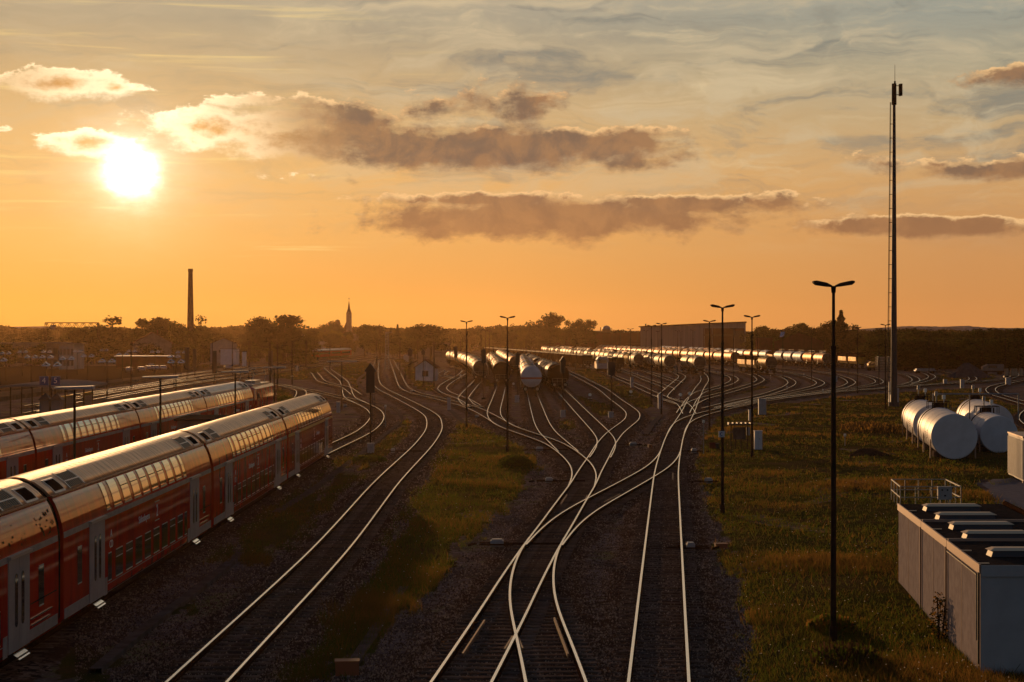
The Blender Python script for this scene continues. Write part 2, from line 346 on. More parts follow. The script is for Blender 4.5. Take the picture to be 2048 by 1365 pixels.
hut_m = mat('hut_plaster', (0.74, 0.68, 0.66), 0.85, 0.0, (0.60, 0.55, 0.53), 0.7)
mast_m = mat('mast_grey', (0.055, 0.048, 0.048), 0.6, 0.3, (0.07, 0.06, 0.06), 1.0)
lit_rust = mat('lit_rust', (0.28, 0.15, 0.09), 0.6, 0.3, (0.18, 0.09, 0.055), 5.0)
stain_m = mat('tank_lettering', (0.10, 0.05, 0.03), 0.8)
# ------------------------------------------------------------------ railway tracks (centre lines read off the photo, laid on the ground plane)
def world_line(px, back=None):
    P = [W(x, y) for x, y in px]
    if back is not None:
        d = P[0] - P[1]; k = (P[0].y - back) / max(1e-3, -d.y) if d.y < 0 else 0
        P = [P[0] + d * k] + P
    return P
def smooth_line(P, sig):
    P = [Vector((p[0], p[1], 0)) for p in P]
    Q = [P[0] + (P[0] - P[1])] + P + [P[-1] + (P[-1] - P[-2])]
    out = []
    for i in range(1, len(Q) - 2):
        a, b, c, d = Q[i - 1:i + 3]; n = max(2, int((c - b).length / 1.0))
        # centripetal-like tangents limited by the segment length
        L = (c - b).length
        t1 = (c - a).normalized() * L * .9; t2 = (d - b).normalized() * L * .9
        for k in range(n):
            s = k / n; s2 = s * s; s3 = s2 * s
            out.append((2 * s3 - 3 * s2 + 1) * b + (s3 - 2 * s2 + s) * t1 + (-2 * s3 + 3 * s2) * c + (s3 - s2) * t2)
    out.append(P[-1])
    A = np.array([[p.x, p.y] for p in out]); n = len(A)
    h = int(sig * 2.5); k = np.exp(-0.5 * (np.arange(-h, h + 1) / sig) ** 2); k /= k.sum()
    # odd reflection keeps the ends in place
    pre = 2 * A[0] - A[1:h + 1][::-1]; post = 2 * A[-1] - A[-h - 1:-1][::-1]
    if n > 2 * h + 2:
        B = np.vstack([pre, A, post]); A = np.column_stack([np.convolve(B[:, j], k, 'valid') for j in (0, 1)])
    seg = np.hypot(*np.diff(A, axis=0).T); cum = np.concatenate([[0], np.cumsum(seg)])
    m = max(2, int(cum[-1])); s = np.linspace(0, cum[-1], m)
    return np.column_stack([np.interp(s, cum, A[:, 0]), np.interp(s, cum, A[:, 1])])
PROF_N = [(-.070, .19), (-.070, .205), (-.014, .222), (-.014, .305), (-.040, .318), (-.040, .350), (.040, .350), (.040, .318), (.014, .305), (.014, .222), (.070, .205), (.070, .19)]
PROF_F = [(-.042, .19), (-.042, .35), (.042, .35), (.042, .19)]
def sweep(mb, line, off, prof, root, dz=0.0, topseg=None, mi_top=1):
    T = np.gradient(line, axis=0); T /= np.linalg.norm(T, axis=1)[:, None]; N = np.column_stack([T[:, 1], -T[:, 0]])
    n = len(prof); vs = []
    for (x, y), (nx, ny) in zip(line, N):
        for o, z in prof: vs.append((x + nx * (off + o) - root[0], y + ny * (off + o) - root[1], z + dz))
    k = next(i for i in range(n - 1) if prof[i][1] == prof[i + 1][1] == max(p[1] for p in prof))
    for j in range(n - 1):
        mb.add([], []) 
    base = len(mb.v); mb.v += vs
    for i in range(len(line) - 1):
        for j in range(n - 1):
            a = base + i * n + j; b = a + n
            mb.f.append((a, b, b + 1, a + 1)); mb.mi.append(mi_top if j == k else 0); mb.sm.append(False)
    for e in (0, len(line) - 1):
        mb.f.append(tuple(base + e * n + j for j in range(n))); mb.mi.append(0); mb.sm.append(False)

_sb = MB(); _sb.prof([(-.12, -.02), (-.10, .185), (.10, .185), (.12, -.02)], -1.3, 1.3)
_sl = _sb.build('sleeper', sleeper_m); SLEEPER = _sl.data; bpy.data.objects.remove(_sl)
ALLPTS = []; TRACKS = {}
def track(key, px, label, back=None, sig=3.0, n_ind=0, line=None, world=None, sleepers=True, sfrom=0.0, group='railway tracks of the yard'):
    if line is None:
        P = world if world is not None else world_line(px, back)
        line = smooth_line([(p[0], p[1]) for p in P], sig)
    idx = len(TRACKS); TRACKS[key] = line
    root = (line[0][0], line[0][1])
    t = thing('railway_track', label, 'railway track', (root[0], root[1], 0), 0, group)
    near = line[:, 1] < 190
    dzr = 0.0011 * (idx % 9)
    for s in (-1, 1):
        mb = MB(); sweep(mb, line, s * 0.752, PROF_N if near.any() else PROF_F, root, dzr)
        mb.build('rail', [rust, rail_steel], t)
    # sleepers
    seg = np.hypot(*np.diff(line, axis=0).T); cum = np.concatenate([[0], np.cumsum(seg)])
    T = np.gradient(line, axis=0)
    s = 0.3; far = MB(); cnt = 0; zlow = -0.033 if key in ('T1', 'T8') else 0.0
    other = kdtree.KDTree(max(1, len(ALLPTS)))
    for i, p in enumerate(ALLPTS): other.insert((p[0], p[1], 0), i)
    other.balance()
    while s < cum[-1] and sleepers:
        x = np.interp(s, cum, line[:, 0]); y = np.interp(s, cum, line[:, 1]); tx = np.interp(s, cum, T[:, 0]); ty = np.interp(s, cum, T[:, 1])
        s += 0.63 if y < 330 else 1.5
        if y > 520 or y < 38 and n_ind == 0: continue
        if len(ALLPTS) and other.find((x, y, 0))[2] < 0.75: continue
        a = math.atan2(ty, tx); z = -0.0017 * (idx % 9) + zlow
        if y > 42 and cnt < n_ind:
            o = bpy.data.objects.new('sleeper', SLEEPER); COL.objects.link(o); o.parent = t
            o.location = (x - root[0], y - root[1], z); o.rotation_euler = (0, 0, a); cnt += 1
        else:
            c, sn = math.cos(a), math.sin(a); u = (x - root[0], y - root[1])
            vs = []
            for w in (-1.3, 1.3):
                for q, zz in ((-.12, -.02), (-.10, .185), (.10, .185), (.12, -.02)):
                    vs.append((u[0] + q * c - w * sn, u[1] + q * sn + w * c, zz + z))
            far.add(vs, [(0, 1, 5, 4), (1, 2, 6, 5), (2, 3, 7, 6), (0, 3, 2, 1), (4, 5, 6, 7)])
    if far.v:
        tag(far.build('sleepers', sleeper_m, t), kind='stuff')
    ALLPTS.extend([tuple(p) for p in line])
    return t

tr1 = track('T1', [(1317.5, 1365), (1324, 1165), (1331.5, 965), (1333, 945), (1338, 916), (1350, 872), (1362, 848.4), (1377, 822), (1387, 799), (1400, 775), (1409, 762), (1408, 753), (1401, 745)],
      'straight track in the right foreground, right of the crossings', back=6, n_ind=100)
tr2 = track('T2', [(922, 1365), (998, 1237.5), (1044, 1155.4), (1079.5, 1097), (1109.5, 1053), (1148.3, 994), (1168, 965), (1178, 945), (1196, 916), (1213, 886.5), (1230, 866), (1252, 848.4), (1264, 838), (1265, 825), (1250, 812), (1231, 798.6), (1204, 778), (1171, 760.5), (1142, 746), (1120, 737), (1090, 728)],
      'main track of the centre crossings, bulging right before turning back left', back=6, n_ind=100)
tr3 = track('T3', [(1112, 1365), (1090, 1286), (1066, 1214), (1062.3, 1170), (1066.5, 1135), (1079.5, 1097), (1094, 1075)],
      'short curved branch in the bottom centre that crosses the left rail at the frog', back=6, n_ind=50)
tr4 = track('T4', [(1088, 1090), (1099, 1077), (1120, 1053), (1160, 1022), (1211, 993), (1262.6, 965), (1312, 936), (1331, 919), (1340, 905), (1346, 885)],
      'diagonal crossover linking the centre track to the straight right track', sig=2.5, n_ind=60)
tr5 = track('T5', [(1162, 975), (1169, 950), (1161, 928), (1134, 903), (1102.5, 884), (1063, 870), (1019.5, 855), (996, 842), (979, 832), (962, 823), (938, 813), (897, 802), (865, 794), (831, 786), (811, 777), (803, 766), (795.5, 748), (783.3, 722), (775, 708), (765, 698)],
      'long ladder track sweeping from the centre crossings up left past the small gabled hut', sig=3)
tr7 = track('T7', [(392.5, 1365), (659, 1100), (774, 963.7), (844, 893), (865.5, 864), (869, 850), (863.4, 832), (837, 815), (790, 791), (764.5, 778), (752, 766), (750, 745), (754, 722), (756, 706)],
      'curving track right of the red trains, passing the big dark signal', back=6, n_ind=100)
T8w = [Vector((-14.33, 8, 0)), Vector((-14.33, 60, 0)), Vector((-14.33, 110, 0)), Vector((-14.5, 127, 0))] + [W(x, y) for x, y in [(724.5, 865.5), (748, 846.5), (754.5, 832), (747.6, 820), (730, 810), (708, 801), (670, 792), (630, 783), (590, 775), (550, 768), (505, 761), (450, 757)]]
tr8 = track('T8', None, 'track under the near red train, bending in an S beyond its last coach', world=T8w, sig=3.5)
tr9 = track('T9', None, 'track under the far red train on the left', world=[Vector((-25.9, 8, 0)), Vector((-25.9, 100, 0)), Vector((-25.9, 172, 0)), Vector((-27, 215, 0)), Vector((-34, 290, 0)), W(560, 769.5)], sig=5)
more = [
 ('T6a', [(955, 814), (940, 811), (931, 803), (927, 795.5), (940, 779), (955, 762), (960, 755)], 'short track under the dark round-ended tank wagon left of centre', 2),
 ('T6b', [(1019.5, 855), (1000, 845), (989, 832), (988, 820), (996, 795), (1003, 771), (1006, 760)], 'track under the dark hopper wagon with a rounded roof', 2),
 ('T6c', [(1137, 903), (1114, 882), (1095, 864), (1084, 846), (1074, 818), (1065.5, 791), (1061, 776), (1055, 750), (1050, 730)], 'track leading to the white gas tank wagon with the orange line', 3),
 ('T6d', [(1200, 915), (1211, 896), (1212, 879), (1200, 862), (1165, 826), (1125, 784), (1110, 768), (1085, 742)], 'track under the ribbed tank wagons right of the white gas wagon', 2.5),
 ('T6e', [(950, 811), (927, 798), (895, 786), (884.5, 778), (889, 770), (909.5, 757), (925, 747.5), (930, 741.5), (922, 736.5), (900, 733)], 'zigzag track right of the gabled hut with the tight bend', 2.5),
 ('T6f', [(916, 758), (906, 756), (893, 753), (882, 749), (892, 742)], 'short stub crossing the zigzag track right of the hut', 1.5),
 ('T9a', [(722, 806), (700, 795), (693, 777), (686, 761.5), (662, 743), (655, 735), (680, 728)], 'double-curved track between the mains and the near train, right of the pair', 2.5),
 ('T9b', [(712, 789), (690, 774), (662, 768), (643, 762), (634, 752), (628, 745)], 'short track branching left of the dark signal towards the mains', 2),
 ('T11', [(1379, 828), (1376, 822), (1362, 806), (1322, 793), (1270, 770), (1222, 750), (1194, 738), (1178, 733)], 'long diagonal track joining the right track from the brown hopper train', 3),
 ('T12', [(1362, 808), (1340, 801), (1325, 795), (1329, 787), (1352, 766), (1364, 753), (1350, 746), (1325, 742)], 'track with a hook-shaped bend in front of the silver tank wagons', 2.5),
 ('T13', [(1340, 780), (1335, 775), (1300, 762), (1262, 747), (1235, 738)], 'straight siding above the diagonal track, second from its grass strip', 2),
 ('T14', [(1358, 766), (1352, 763), (1320, 752), (1290, 742), (1270, 737)], 'short straight siding behind the hook-shaped bend', 2),
 ('C1', [(1375, 812), (1385, 797), (1402, 784), (1430, 776.5), (1458, 767.5), (1469, 759), (1460, 752), (1430, 745), (1390, 738)], 'innermost of the hairpin curves on the right', 2.5),
 ('C2', [(1366, 826), (1375, 813), (1403, 798), (1449, 786), (1475, 778), (1507, 768), (1521, 759.5), (1505, 749.5), (1475, 743.5), (1440, 739)], 'second hairpin curve from the left on the right side of the yard', 2.5),
 ('C3', [(1415, 817), (1470, 803), (1528, 790), (1556, 781), (1577, 772), (1584, 765.5), (1578, 759), (1562, 752.5), (1530, 747), (1500, 743)], 'third hairpin curve from the left, in front of the ribbed tank wagon', 3),
 ('C4', [(1440, 815), (1500, 801), (1555, 790.5), (1597, 781.5), (1630, 773), (1641, 765.5), (1622, 756), (1590, 748), (1550, 742)], 'fourth hairpin curve from the left, just left of the tall foreground lamp post', 3),
 ('C5', [(1450, 815), (1520, 800), (1600, 788), (1665, 779), (1690, 773), (1703, 765), (1690, 756), (1665, 749), (1620, 742), (1560, 737)], 'fifth hairpin curve from the left, just right of the tall foreground lamp post', 3),
 ('L1', [(1350, 873), (1355, 858), (1363, 847), (1377, 838), (1405, 828), (1460, 815), (1530, 801), (1600, 791.5), (1700, 781.5), (1800, 774), (1880, 768), (1960, 764), (1995, 760), (2020, 756), (2031, 750), (2022, 745), (2000, 742)], 'lowest ladder track along the edge of the right meadow', 3),
 ('C6', [(1550, 797.5), (1620, 788), (1700, 777.5), (1745, 770), (1759, 764), (1748, 756), (1715, 748), (1660, 741), (1600, 735)], 'sixth hairpin curve, just left of the antenna mast', 3),
 ('C7', [(1600, 790.5), (1670, 783), (1740, 779), (1797, 772), (1845, 763), (1864, 753.5), (1845, 745), (1800, 738), (1740, 734)], 'seventh hairpin curve, right of the antenna mast', 3),
 ('C7b', [(1812, 769), (1830, 763), (1830, 757), (1815, 750), (1795, 747)], 'small switch track inside the seventh hairpin curve', 2),
 ('C8', [(1820, 772), (1890, 767), (1935, 763), (1946, 757.5), (1935, 751.5), (1905, 746), (1860, 741)], 'hairpin curve in front of the gravel heap', 3),
 ('C9', [(2120, 757), (2045, 761), (2012, 767), (1988, 773), (1981, 780), (1992, 789), (2022, 798), (2060, 809), (2120, 822)], 'wide double bend at the right edge above the storage tanks', 3),
 ('C11', [(2110, 808), (2075, 815), (2057, 825), (2053, 838), (2070, 852), (2110, 870)], 'bend cut off by the right edge behind the storage tanks', 2.5),
 ('M1', [(60, 826), (250, 789), (400, 764), (520, 748), (640, 732), (760, 718), (850, 707), (930, 699)], 'main line nearest the red trains, running away to the church side', 4),
 ('M2', [(60, 812), (250, 780), (400, 757), (520, 742), (640, 727), (760, 714.5), (850, 704.5), (930, 697)], 'second main line from the red trains', 4),
 ('M3', [(150, 790), (300, 768), (400, 751), (520, 737), (640, 723), (760, 711), (850, 702), (930, 695.5)], 'third main line from the red trains', 4),
 ('M4', [(250, 765), (400, 745), (520, 731), (640, 719), (760, 708), (850, 700)], 'main line under the small distant train', 4),
]
for key, px, lab, sg in more: track(key, px, lab, sig=sg)
# check rails, wing rails and the frog in the foreground switches
def check(root, a, b, off, name='check_rail'):
    rl = root.location; A = W(*a, z=.33); B = W(*b, z=.33)
    MB().bar(A - rl + Vector((off, 0, -.05)), B - rl + Vector((off, 0, -.05)), .05, .10).build(name, lit_rust, root)
check(tr2, (960, 1240), (915, 1307), .14); check(tr3, (1112, 1235), (1140, 1308), -.05)
check(tr2, (1025, 1272), (1009, 1298), 0, 'wing_rail'); check(tr3, (1035, 1276), (1043, 1297), .03, 'wing_rail')
check(tr2, (1128, 989), (1115, 1008), .16); check(tr4, (1240, 988), (1208, 1004), .0)
check(tr1, (1352, 946), (1352.5, 960), -.2); check(tr2, (1174, 990), (1171, 999), 0, 'wing_rail')

# ------------------------------------------------------------------ ground sheet with ballast, grass and gravel zones
GRASS = [
 [(925, 846), (965, 858), (1010, 876), (1052, 900), (1066, 935), (1046, 985), (1000, 1032), (935, 1075), (868, 1140), (850, 1190), (800, 1215), (762, 1262), (722, 1305), (680, 1330), (650, 1365), (505, 1365), (600, 1320), (668, 1245), (735, 1165), (785, 1085), (822, 1005), (868, 935), (890, 890)],
 [(1405, 905), (1418, 862), (1440, 838), (1530, 812), (1700, 793), (1880, 780), (1960, 776), (1975, 790), (2100, 840), (2100, 958), (1965, 963), (1960, 972), (1990, 1002), (2100, 1042), (2300, 1365), (2300, 1700), (1500, 1500), (1488, 1365), (1500, 1240), (1455, 1120), (1432, 1040), (1400, 960)],
 [(470, 1128), (540, 1070), (610, 1010), (690, 950), (730, 952), (716, 985), (680, 1000), (655, 1035), (600, 1070), (560, 1110), (530, 1128)],
 [(700, 940), (742, 905), (800, 860), (815, 838), (826, 850), (822, 866), (800, 890), (768, 915), (742, 938)],
 [(560, 1060), (640, 1010), (660, 1030), (590, 1100)], [(410, 1140), (450, 1100), (560, 1010), (650, 950), (600, 1015), (500, 1110)],
 [(560, 735), (640, 730), (735, 722), (742, 745), (722, 762), (716, 780), (726, 795), (705, 780), (690, 757), (665, 742), (640, 745), (645, 762), (600, 760), (545, 757)],
 [(530, 790), (560, 775), (600, 790), (620, 800), (580, 800), (540, 805)],
 [(1130, 742), (1188, 738), (1230, 760), (1300, 795), (1312, 815), (1285, 820), (1250, 805), (1200, 775)],
 [(1150, 790), (1200, 805), (1230, 820), (1205, 835), (1180, 822)], [(800, 722), (822, 716), (838, 760), (870, 768), (870, 785), (835, 778), (815, 755)],
 [(1113, 842), (1140, 838), (1150, 855), (1120, 862)], [(975, 760), (990, 770), (985, 790), (975, 775)], [(950, 930), (1000, 925), (1020, 960), (985, 975)],
 [(0, 750), (300, 742), (420, 738), (420, 730), (0, 735)], [(1380, 790), (1440, 778), (1500, 772), (1540, 775), (1440, 800)], [(1870, 752), (1990, 748), (1990, 760), (1900, 762), (1850, 775), (1830, 770)],
 [(660, 925), (700, 905), (720, 875), (740, 875), (720, 905), (690, 935), (640, 965)], [(780, 950), (800, 930), (812, 945), (785, 975)],
 [(130, 1335), (170, 1290), (240, 1320), (200, 1365), (120, 1365)], [(330, 1225), (380, 1210), (400, 1225), (350, 1240)],
]
PAVE = [[(1966, 968), (1985, 962), (2200, 955), (2400, 1060), (2100, 1062), (2020, 1038), (1990, 1003)]]
DIRT = [[(1500, 1365), (1400, 1365), (1385, 1150), (1392, 1000), (1450, 1050), (1470, 1200), (1510, 1240)]]
def inpoly(x, y, poly):
    r = np.zeros(x.shape, bool); n = len(poly); j = n - 1
    for i in range(n):
        xi, yi = poly[i]; xj, yj = poly[j]
        c = ((yi > y) != (yj > y)) & (x < (xj - xi) * (y - yi) / (yj - yi + 1e-9) + xi); r ^= c; j = i
    return r
rows = np.concatenate([np.arange(-60, 20, 8.0), 20 * np.exp(np.arange(0, math.log(2250 / 20), 0.0072))])
NC = 430; u = np.linspace(-1, 1, NC)
hw = np.where(rows < 20, 60, 0.42 * rows + 38)
GX = hw[:, None] * u[None, :]; GY = np.repeat(rows[:, None], NC, 1)
kd = kdtree.KDTree(len(ALLPTS))
for i, p in enumerate(ALLPTS): kd.insert((p[0], p[1], 0), i)
kd.balance()
xs = GX.ravel(); ys = GY.ravel(); D = np.full(xs.size, 50.0)
sel = np.where((ys > -10) & (ys < 1150) & (np.abs(xs) < 0.33 * ys + 30))[0]
for i in sel: D[i] = kd.find((xs[i], ys[i], 0))[2]
pxg = 1024 + F * xs / np.maximum(ys, 5); pyg = YH + F * HC / np.maximum(ys, 5)
def rag(a, b): return 11 * np.sin(a * .050 + 1.7 * np.sin(b * .043)) + 8 * np.sin(b * .091 + 2.3 * np.sin(a * .071 + 1)) + 6 * np.sin(a * .17 + b * .13)
gm = np.zeros(xs.size, bool)
wob = rag(pxg, pyg) * np.clip((pyg - 760) / 250, .1, 1.3)
for p in GRASS: gm |= inpoly(pxg + wob, pyg + wob * .4, p)
gm &= (D > 1.75)
gm &= ~((np.sin(xs * .9 + 3 * np.sin(ys * .23)) + np.sin(ys * .31 + 2 * np.sin(xs * .5)) + np.sin(xs * .37 - ys * .11)) > 2.15)
pm = np.zeros(xs.size, bool)
for p in PAVE: pm |= inpoly(pxg, pyg, p)
def vn(x, y, s):   # cheap smooth pseudo noise
    return (np.sin(x / s * 1.3 + 2 * np.sin(y / s * .7)) + np.sin(y / s * 1.1 + 1.7 * np.sin(x / s * .9 + 1)) + np.sin((x + y) / s * .63 + 4)) / 3
bal = np.clip((2.5 - D) / 1.1, 0, 1)
gz = 0.135 * bal + np.where(gm, 0.06 + 0.07 * vn(xs, ys, 3.1), 0.0) * np.clip((D - 1.7) / 1.5, 0, 1) * (ys < 300)
me = bpy.data.meshes.new('ground'); nv = xs.size; NR = len(rows)
me.vertices.add(nv); me.vertices.foreach_set('co', np.column_stack([xs, ys, gz]).astype(np.float32).ravel())
ii = (np.arange(NR - 1)[:, None] * NC + np.arange(NC - 1)[None, :]).ravel()
q = np.column_stack([ii, ii + 1, ii + NC + 1, ii + NC]).astype(np.int32); nq = len(q)
me.loops.add(nq * 4); me.loops.foreach_set('vertex_index', q.ravel()); me.polygons.add(nq)
me.polygons.foreach_set('loop_start', np.arange(0, nq * 4, 4, dtype=np.int32)); me.polygons.foreach_set('use_smooth', np.ones(nq, bool))
me.update(calc_edges=True)
at = me.color_attributes.new('zone', 'FLOAT_COLOR', 'POINT')
at.data.foreach_set('color', np.column_stack([bal, gm.astype(float), pm.astype(float), np.ones(nv)]).astype(np.float32).ravel())
ground = bpy.data.objects.new('ground', me); COL.objects.link(ground); tag(ground, kind='structure')
gmt = bpy.data.materials.new('ground'); gmt.use_nodes = True; t = NT(gmt.node_tree); p = t.n['Principled BSDF']
vec = t.new('ShaderNodeTexCoord').outputs['Object']
zn = t.new('ShaderNodeVertexColor', layer_name='zone'); zs = t.new('ShaderNodeSeparateColor'); t.put(zs.inputs[0], zn.outputs[0]); zr, zg, zb = zs.outputs[:3]
n1 = t.noise(vec, 0.35, 6, 0.65, .3); n2 = t.noise(vec, 2.2, 5, 0.65); n3 = t.noise(vec, 12.0, 4, 0.7)
vo = t.new('ShaderNodeTexVoronoi'); t.put(vo.inputs['Vector'], vec); vo.inputs['Scale'].default_value = 7.0
stone = t.mix(t.rng(t.sep(vo.outputs['Color'])[0], .1, .9), (0.0343, 0.0238, 0.0192, 1), (0.2401, 0.1641, 0.1297, 1))
stone = t.mix(t.rng(n1, .4, .62), stone, (0.0686, 0.0370, 0.0240, 1))
dirt = t.mix(t.rng(n1, .35, .65), (0.1041, 0.0675, 0.0567, 1), (0.2723, 0.1985, 0.1866, 1))
dirt = t.mix(t.rng(n2, .35, .7), dirt, (0.0961, 0.0714, 0.0567, 1))
dirt = t.mix(t.rng(n3, .58, .8), dirt, (0.6807, 0.5556, 0.5351, 1))
dirt = t.mix(t.m('MULTIPLY', t.rng(t.noise(vec, .16, 6, .7, .5), .52, .62), t.rng(n2, .3, .6)), dirt, (0.1923, 0.1744, 0.0730, 1))
gr = t.mix(t.rng(n2, .3, .7), (0.0484, 0.0484, 0.0110, 1), (0.0990, 0.0792, 0.0176, 1))
gr = t.mix(t.rng(t.noise(vec, .22, 5, .6), .45, .65), gr, (0.1320, 0.0748, 0.0352, 1))
gr = t.mix(t.rng(n3, .3, .75), gr, (0.0484, 0.0440, 0.0176, 1))
pav = t.mix(t.rng(n2, .3, .7), (0.1870, 0.1650, 0.1716, 1), (0.2420, 0.2156, 0.2200, 1))
nb = t.m('MULTIPLY', t.m('SUBTRACT', n2, .5), 1.4)
c = t.mix(t.rng(t.m('ADD', zr, nb), .35, .6), dirt, stone)
nb2 = t.m('MULTIPLY', t.m('SUBTRACT', n1, .5), 1.6)
gf = t.rng(t.m('ADD', t.m('ADD', zg, nb2), nb), .35, .6)
c = t.mix(gf, c, gr); c = t.mix(t.rng(zb, .4, .6), c, pav)
t.put(p.inputs['Base Color'], c); p.inputs['Roughness'].default_value = 0.95; p.inputs['Specular IOR Level'].default_value = 0.0
b = t.new('ShaderNodeBump'); b.inputs['Strength'].default_value = 1.0; b.inputs['Distance'].default_value = 0.05
hh = t.m('ADD', t.m('MULTIPLY', n3, .5), t.m('ADD', t.m('MULTIPLY', vo.outputs['Distance'], t.m('MULTIPLY', zr, 1.2)), t.m('MULTIPLY', n2, .9)))
t.put(b.inputs['Height'], hh); t.l.new(b.outputs[0], p.inputs['Normal'])
me.materials.append(gmt)

# grass blades (low tufts, many; taller in clumps)
g1 = mat('grass_green', (0.080, 0.105, 0.014), 0.7, 0.0, (0.10, 0.095, 0.016), .5, trans=.6, spec=.15)
g2 = mat('grass_dry', (0.24, 0.125, 0.03), 0.7, 0.0, (0.15, 0.085, 0.025), .5, trans=.6, spec=.15)
g3 = mat('flower_white', (0.55, 0.5, 0.42), 0.7, trans=.3)
def tufts(name, n, polys, label, seed, hscale=1.0, pyr=(760, 1365), tall=False):
    rg = np.random.default_rng(seed)
    n0 = n * 6
    px = rg.uniform(380, 2120, n0); py = pyr[0] + (pyr[1] + 60 - pyr[0]) * rg.uniform(0, 1, n0) ** 1.15
    ok = np.zeros(n0, bool)
    wb_ = rag(px, py) * np.clip((py - 760) / 250, .1, 1.3) + rg.normal(0, 5, n0) * np.clip((py - 760) / 250, .1, 1)
    for pl in polys: ok |= inpoly(px + wb_, py + wb_ * .4, pl)
    px, py = px[ok][:n], py[ok][:n]
    d = HC * F / (py - YH); x = (px - 1024) / F * d; y = d
    keep = np.array([kd.find((a, b_, 0))[2] > 1.5 for a, b_ in zip(x, y)]); x, y, d = x[keep], y[keep], d[keep]
    cl = vn(x, y, 2.3) + .7 * vn(x + 50, y - 20, 6.0)
    kp = rg.random(len(x)) < np.clip(1.05 + .55 * cl, .25, 1); x, y, d, cl = x[kp], y[kp], d[kp], cl[kp]
    K = 6; m = len(x)
    X = np.repeat(x, K) + rg.normal(0, .10, m * K); Y = np.repeat(y, K) + rg.normal(0, .10, m * K); Dd = np.repeat(d, K); C = np.repeat(cl, K)
    H = (0.08 + 0.22 * rg.random(m * K) ** 2 + 0.34 * np.clip(C - .15, 0, 1) + .35 * (rg.random(m * K) < .02)) * hscale
    Wd = np.maximum(0.012, Dd / F * 0.85) * rg.uniform(.6, 1.3, m * K)
    a = rg.uniform(0, math.pi, m * K); lx = rg.normal(0, .10, m * K) * H / .25; ly = rg.normal(0, .10, m * K) * H / .25
    P = np.empty((m * K, 3, 3)); cx, sx = np.cos(a) * Wd, np.sin(a) * Wd * .5
    P[:, 0] = np.column_stack([X - cx, Y - sx, np.full(m * K, .02)]); P[:, 1] = np.column_stack([X + cx, Y + sx, np.full(m * K, .02)])
    P[:, 2] = np.column_stack([X + lx, Y + ly, H])
    M = np.where((C + rg.normal(0, .5, m * K)) > .55, 1, 0) | (rg.random(m * K) < .16).astype(int)
    M = np.where(rg.random(m * K) < .0022, 2, M)
    fl = M == 2; P[fl, 0, 2] = H[fl]; P[fl, 1, 2] = H[fl]; P[fl, 2, 2] = H[fl] + .03; P[fl, 0] = P[fl, 2]; P[fl, 1] = P[fl, 2]; P[fl, 0, 0] -= .022; P[fl, 1, 0] += .022; P[fl, 2, 2] += .03
    me = bpy.data.meshes.new(name); k = m * K
    me.vertices.add(k * 3); me.vertices.foreach_set('co', P.astype(np.float32).ravel()); me.loops.add(k * 3); me.loops.foreach_set('vertex_index', np.arange(k * 3, dtype=np.int32))
    me.polygons.add(k); me.polygons.foreach_set('loop_start', np.arange(0, k * 3, 3, dtype=np.int32)); me.polygons.foreach_set('material_index', M.astype(np.int32)); me.update(calc_edges=True)
    for mm in (g1, g2, g3): me.materials.append(mm)
    o = bpy.data.objects.new(name, me); COL.objects.link(o); tag(o, label, 'grass', kind='stuff')
tufts('meadow_grass', 42000, [GRASS[1]], 'rough brown-green meadow on the right around the lamp posts and storage tanks', 3, .72)
tufts('track_side_grass', 26000, [GRASS[0]], 'overgrown strip of grass between the left track and the centre crossings', 4, .95)
tufts('verge_grass', 12000, GRASS[2:], 'patches of grass scattered between the tracks', 5, .9, (725, 1365))

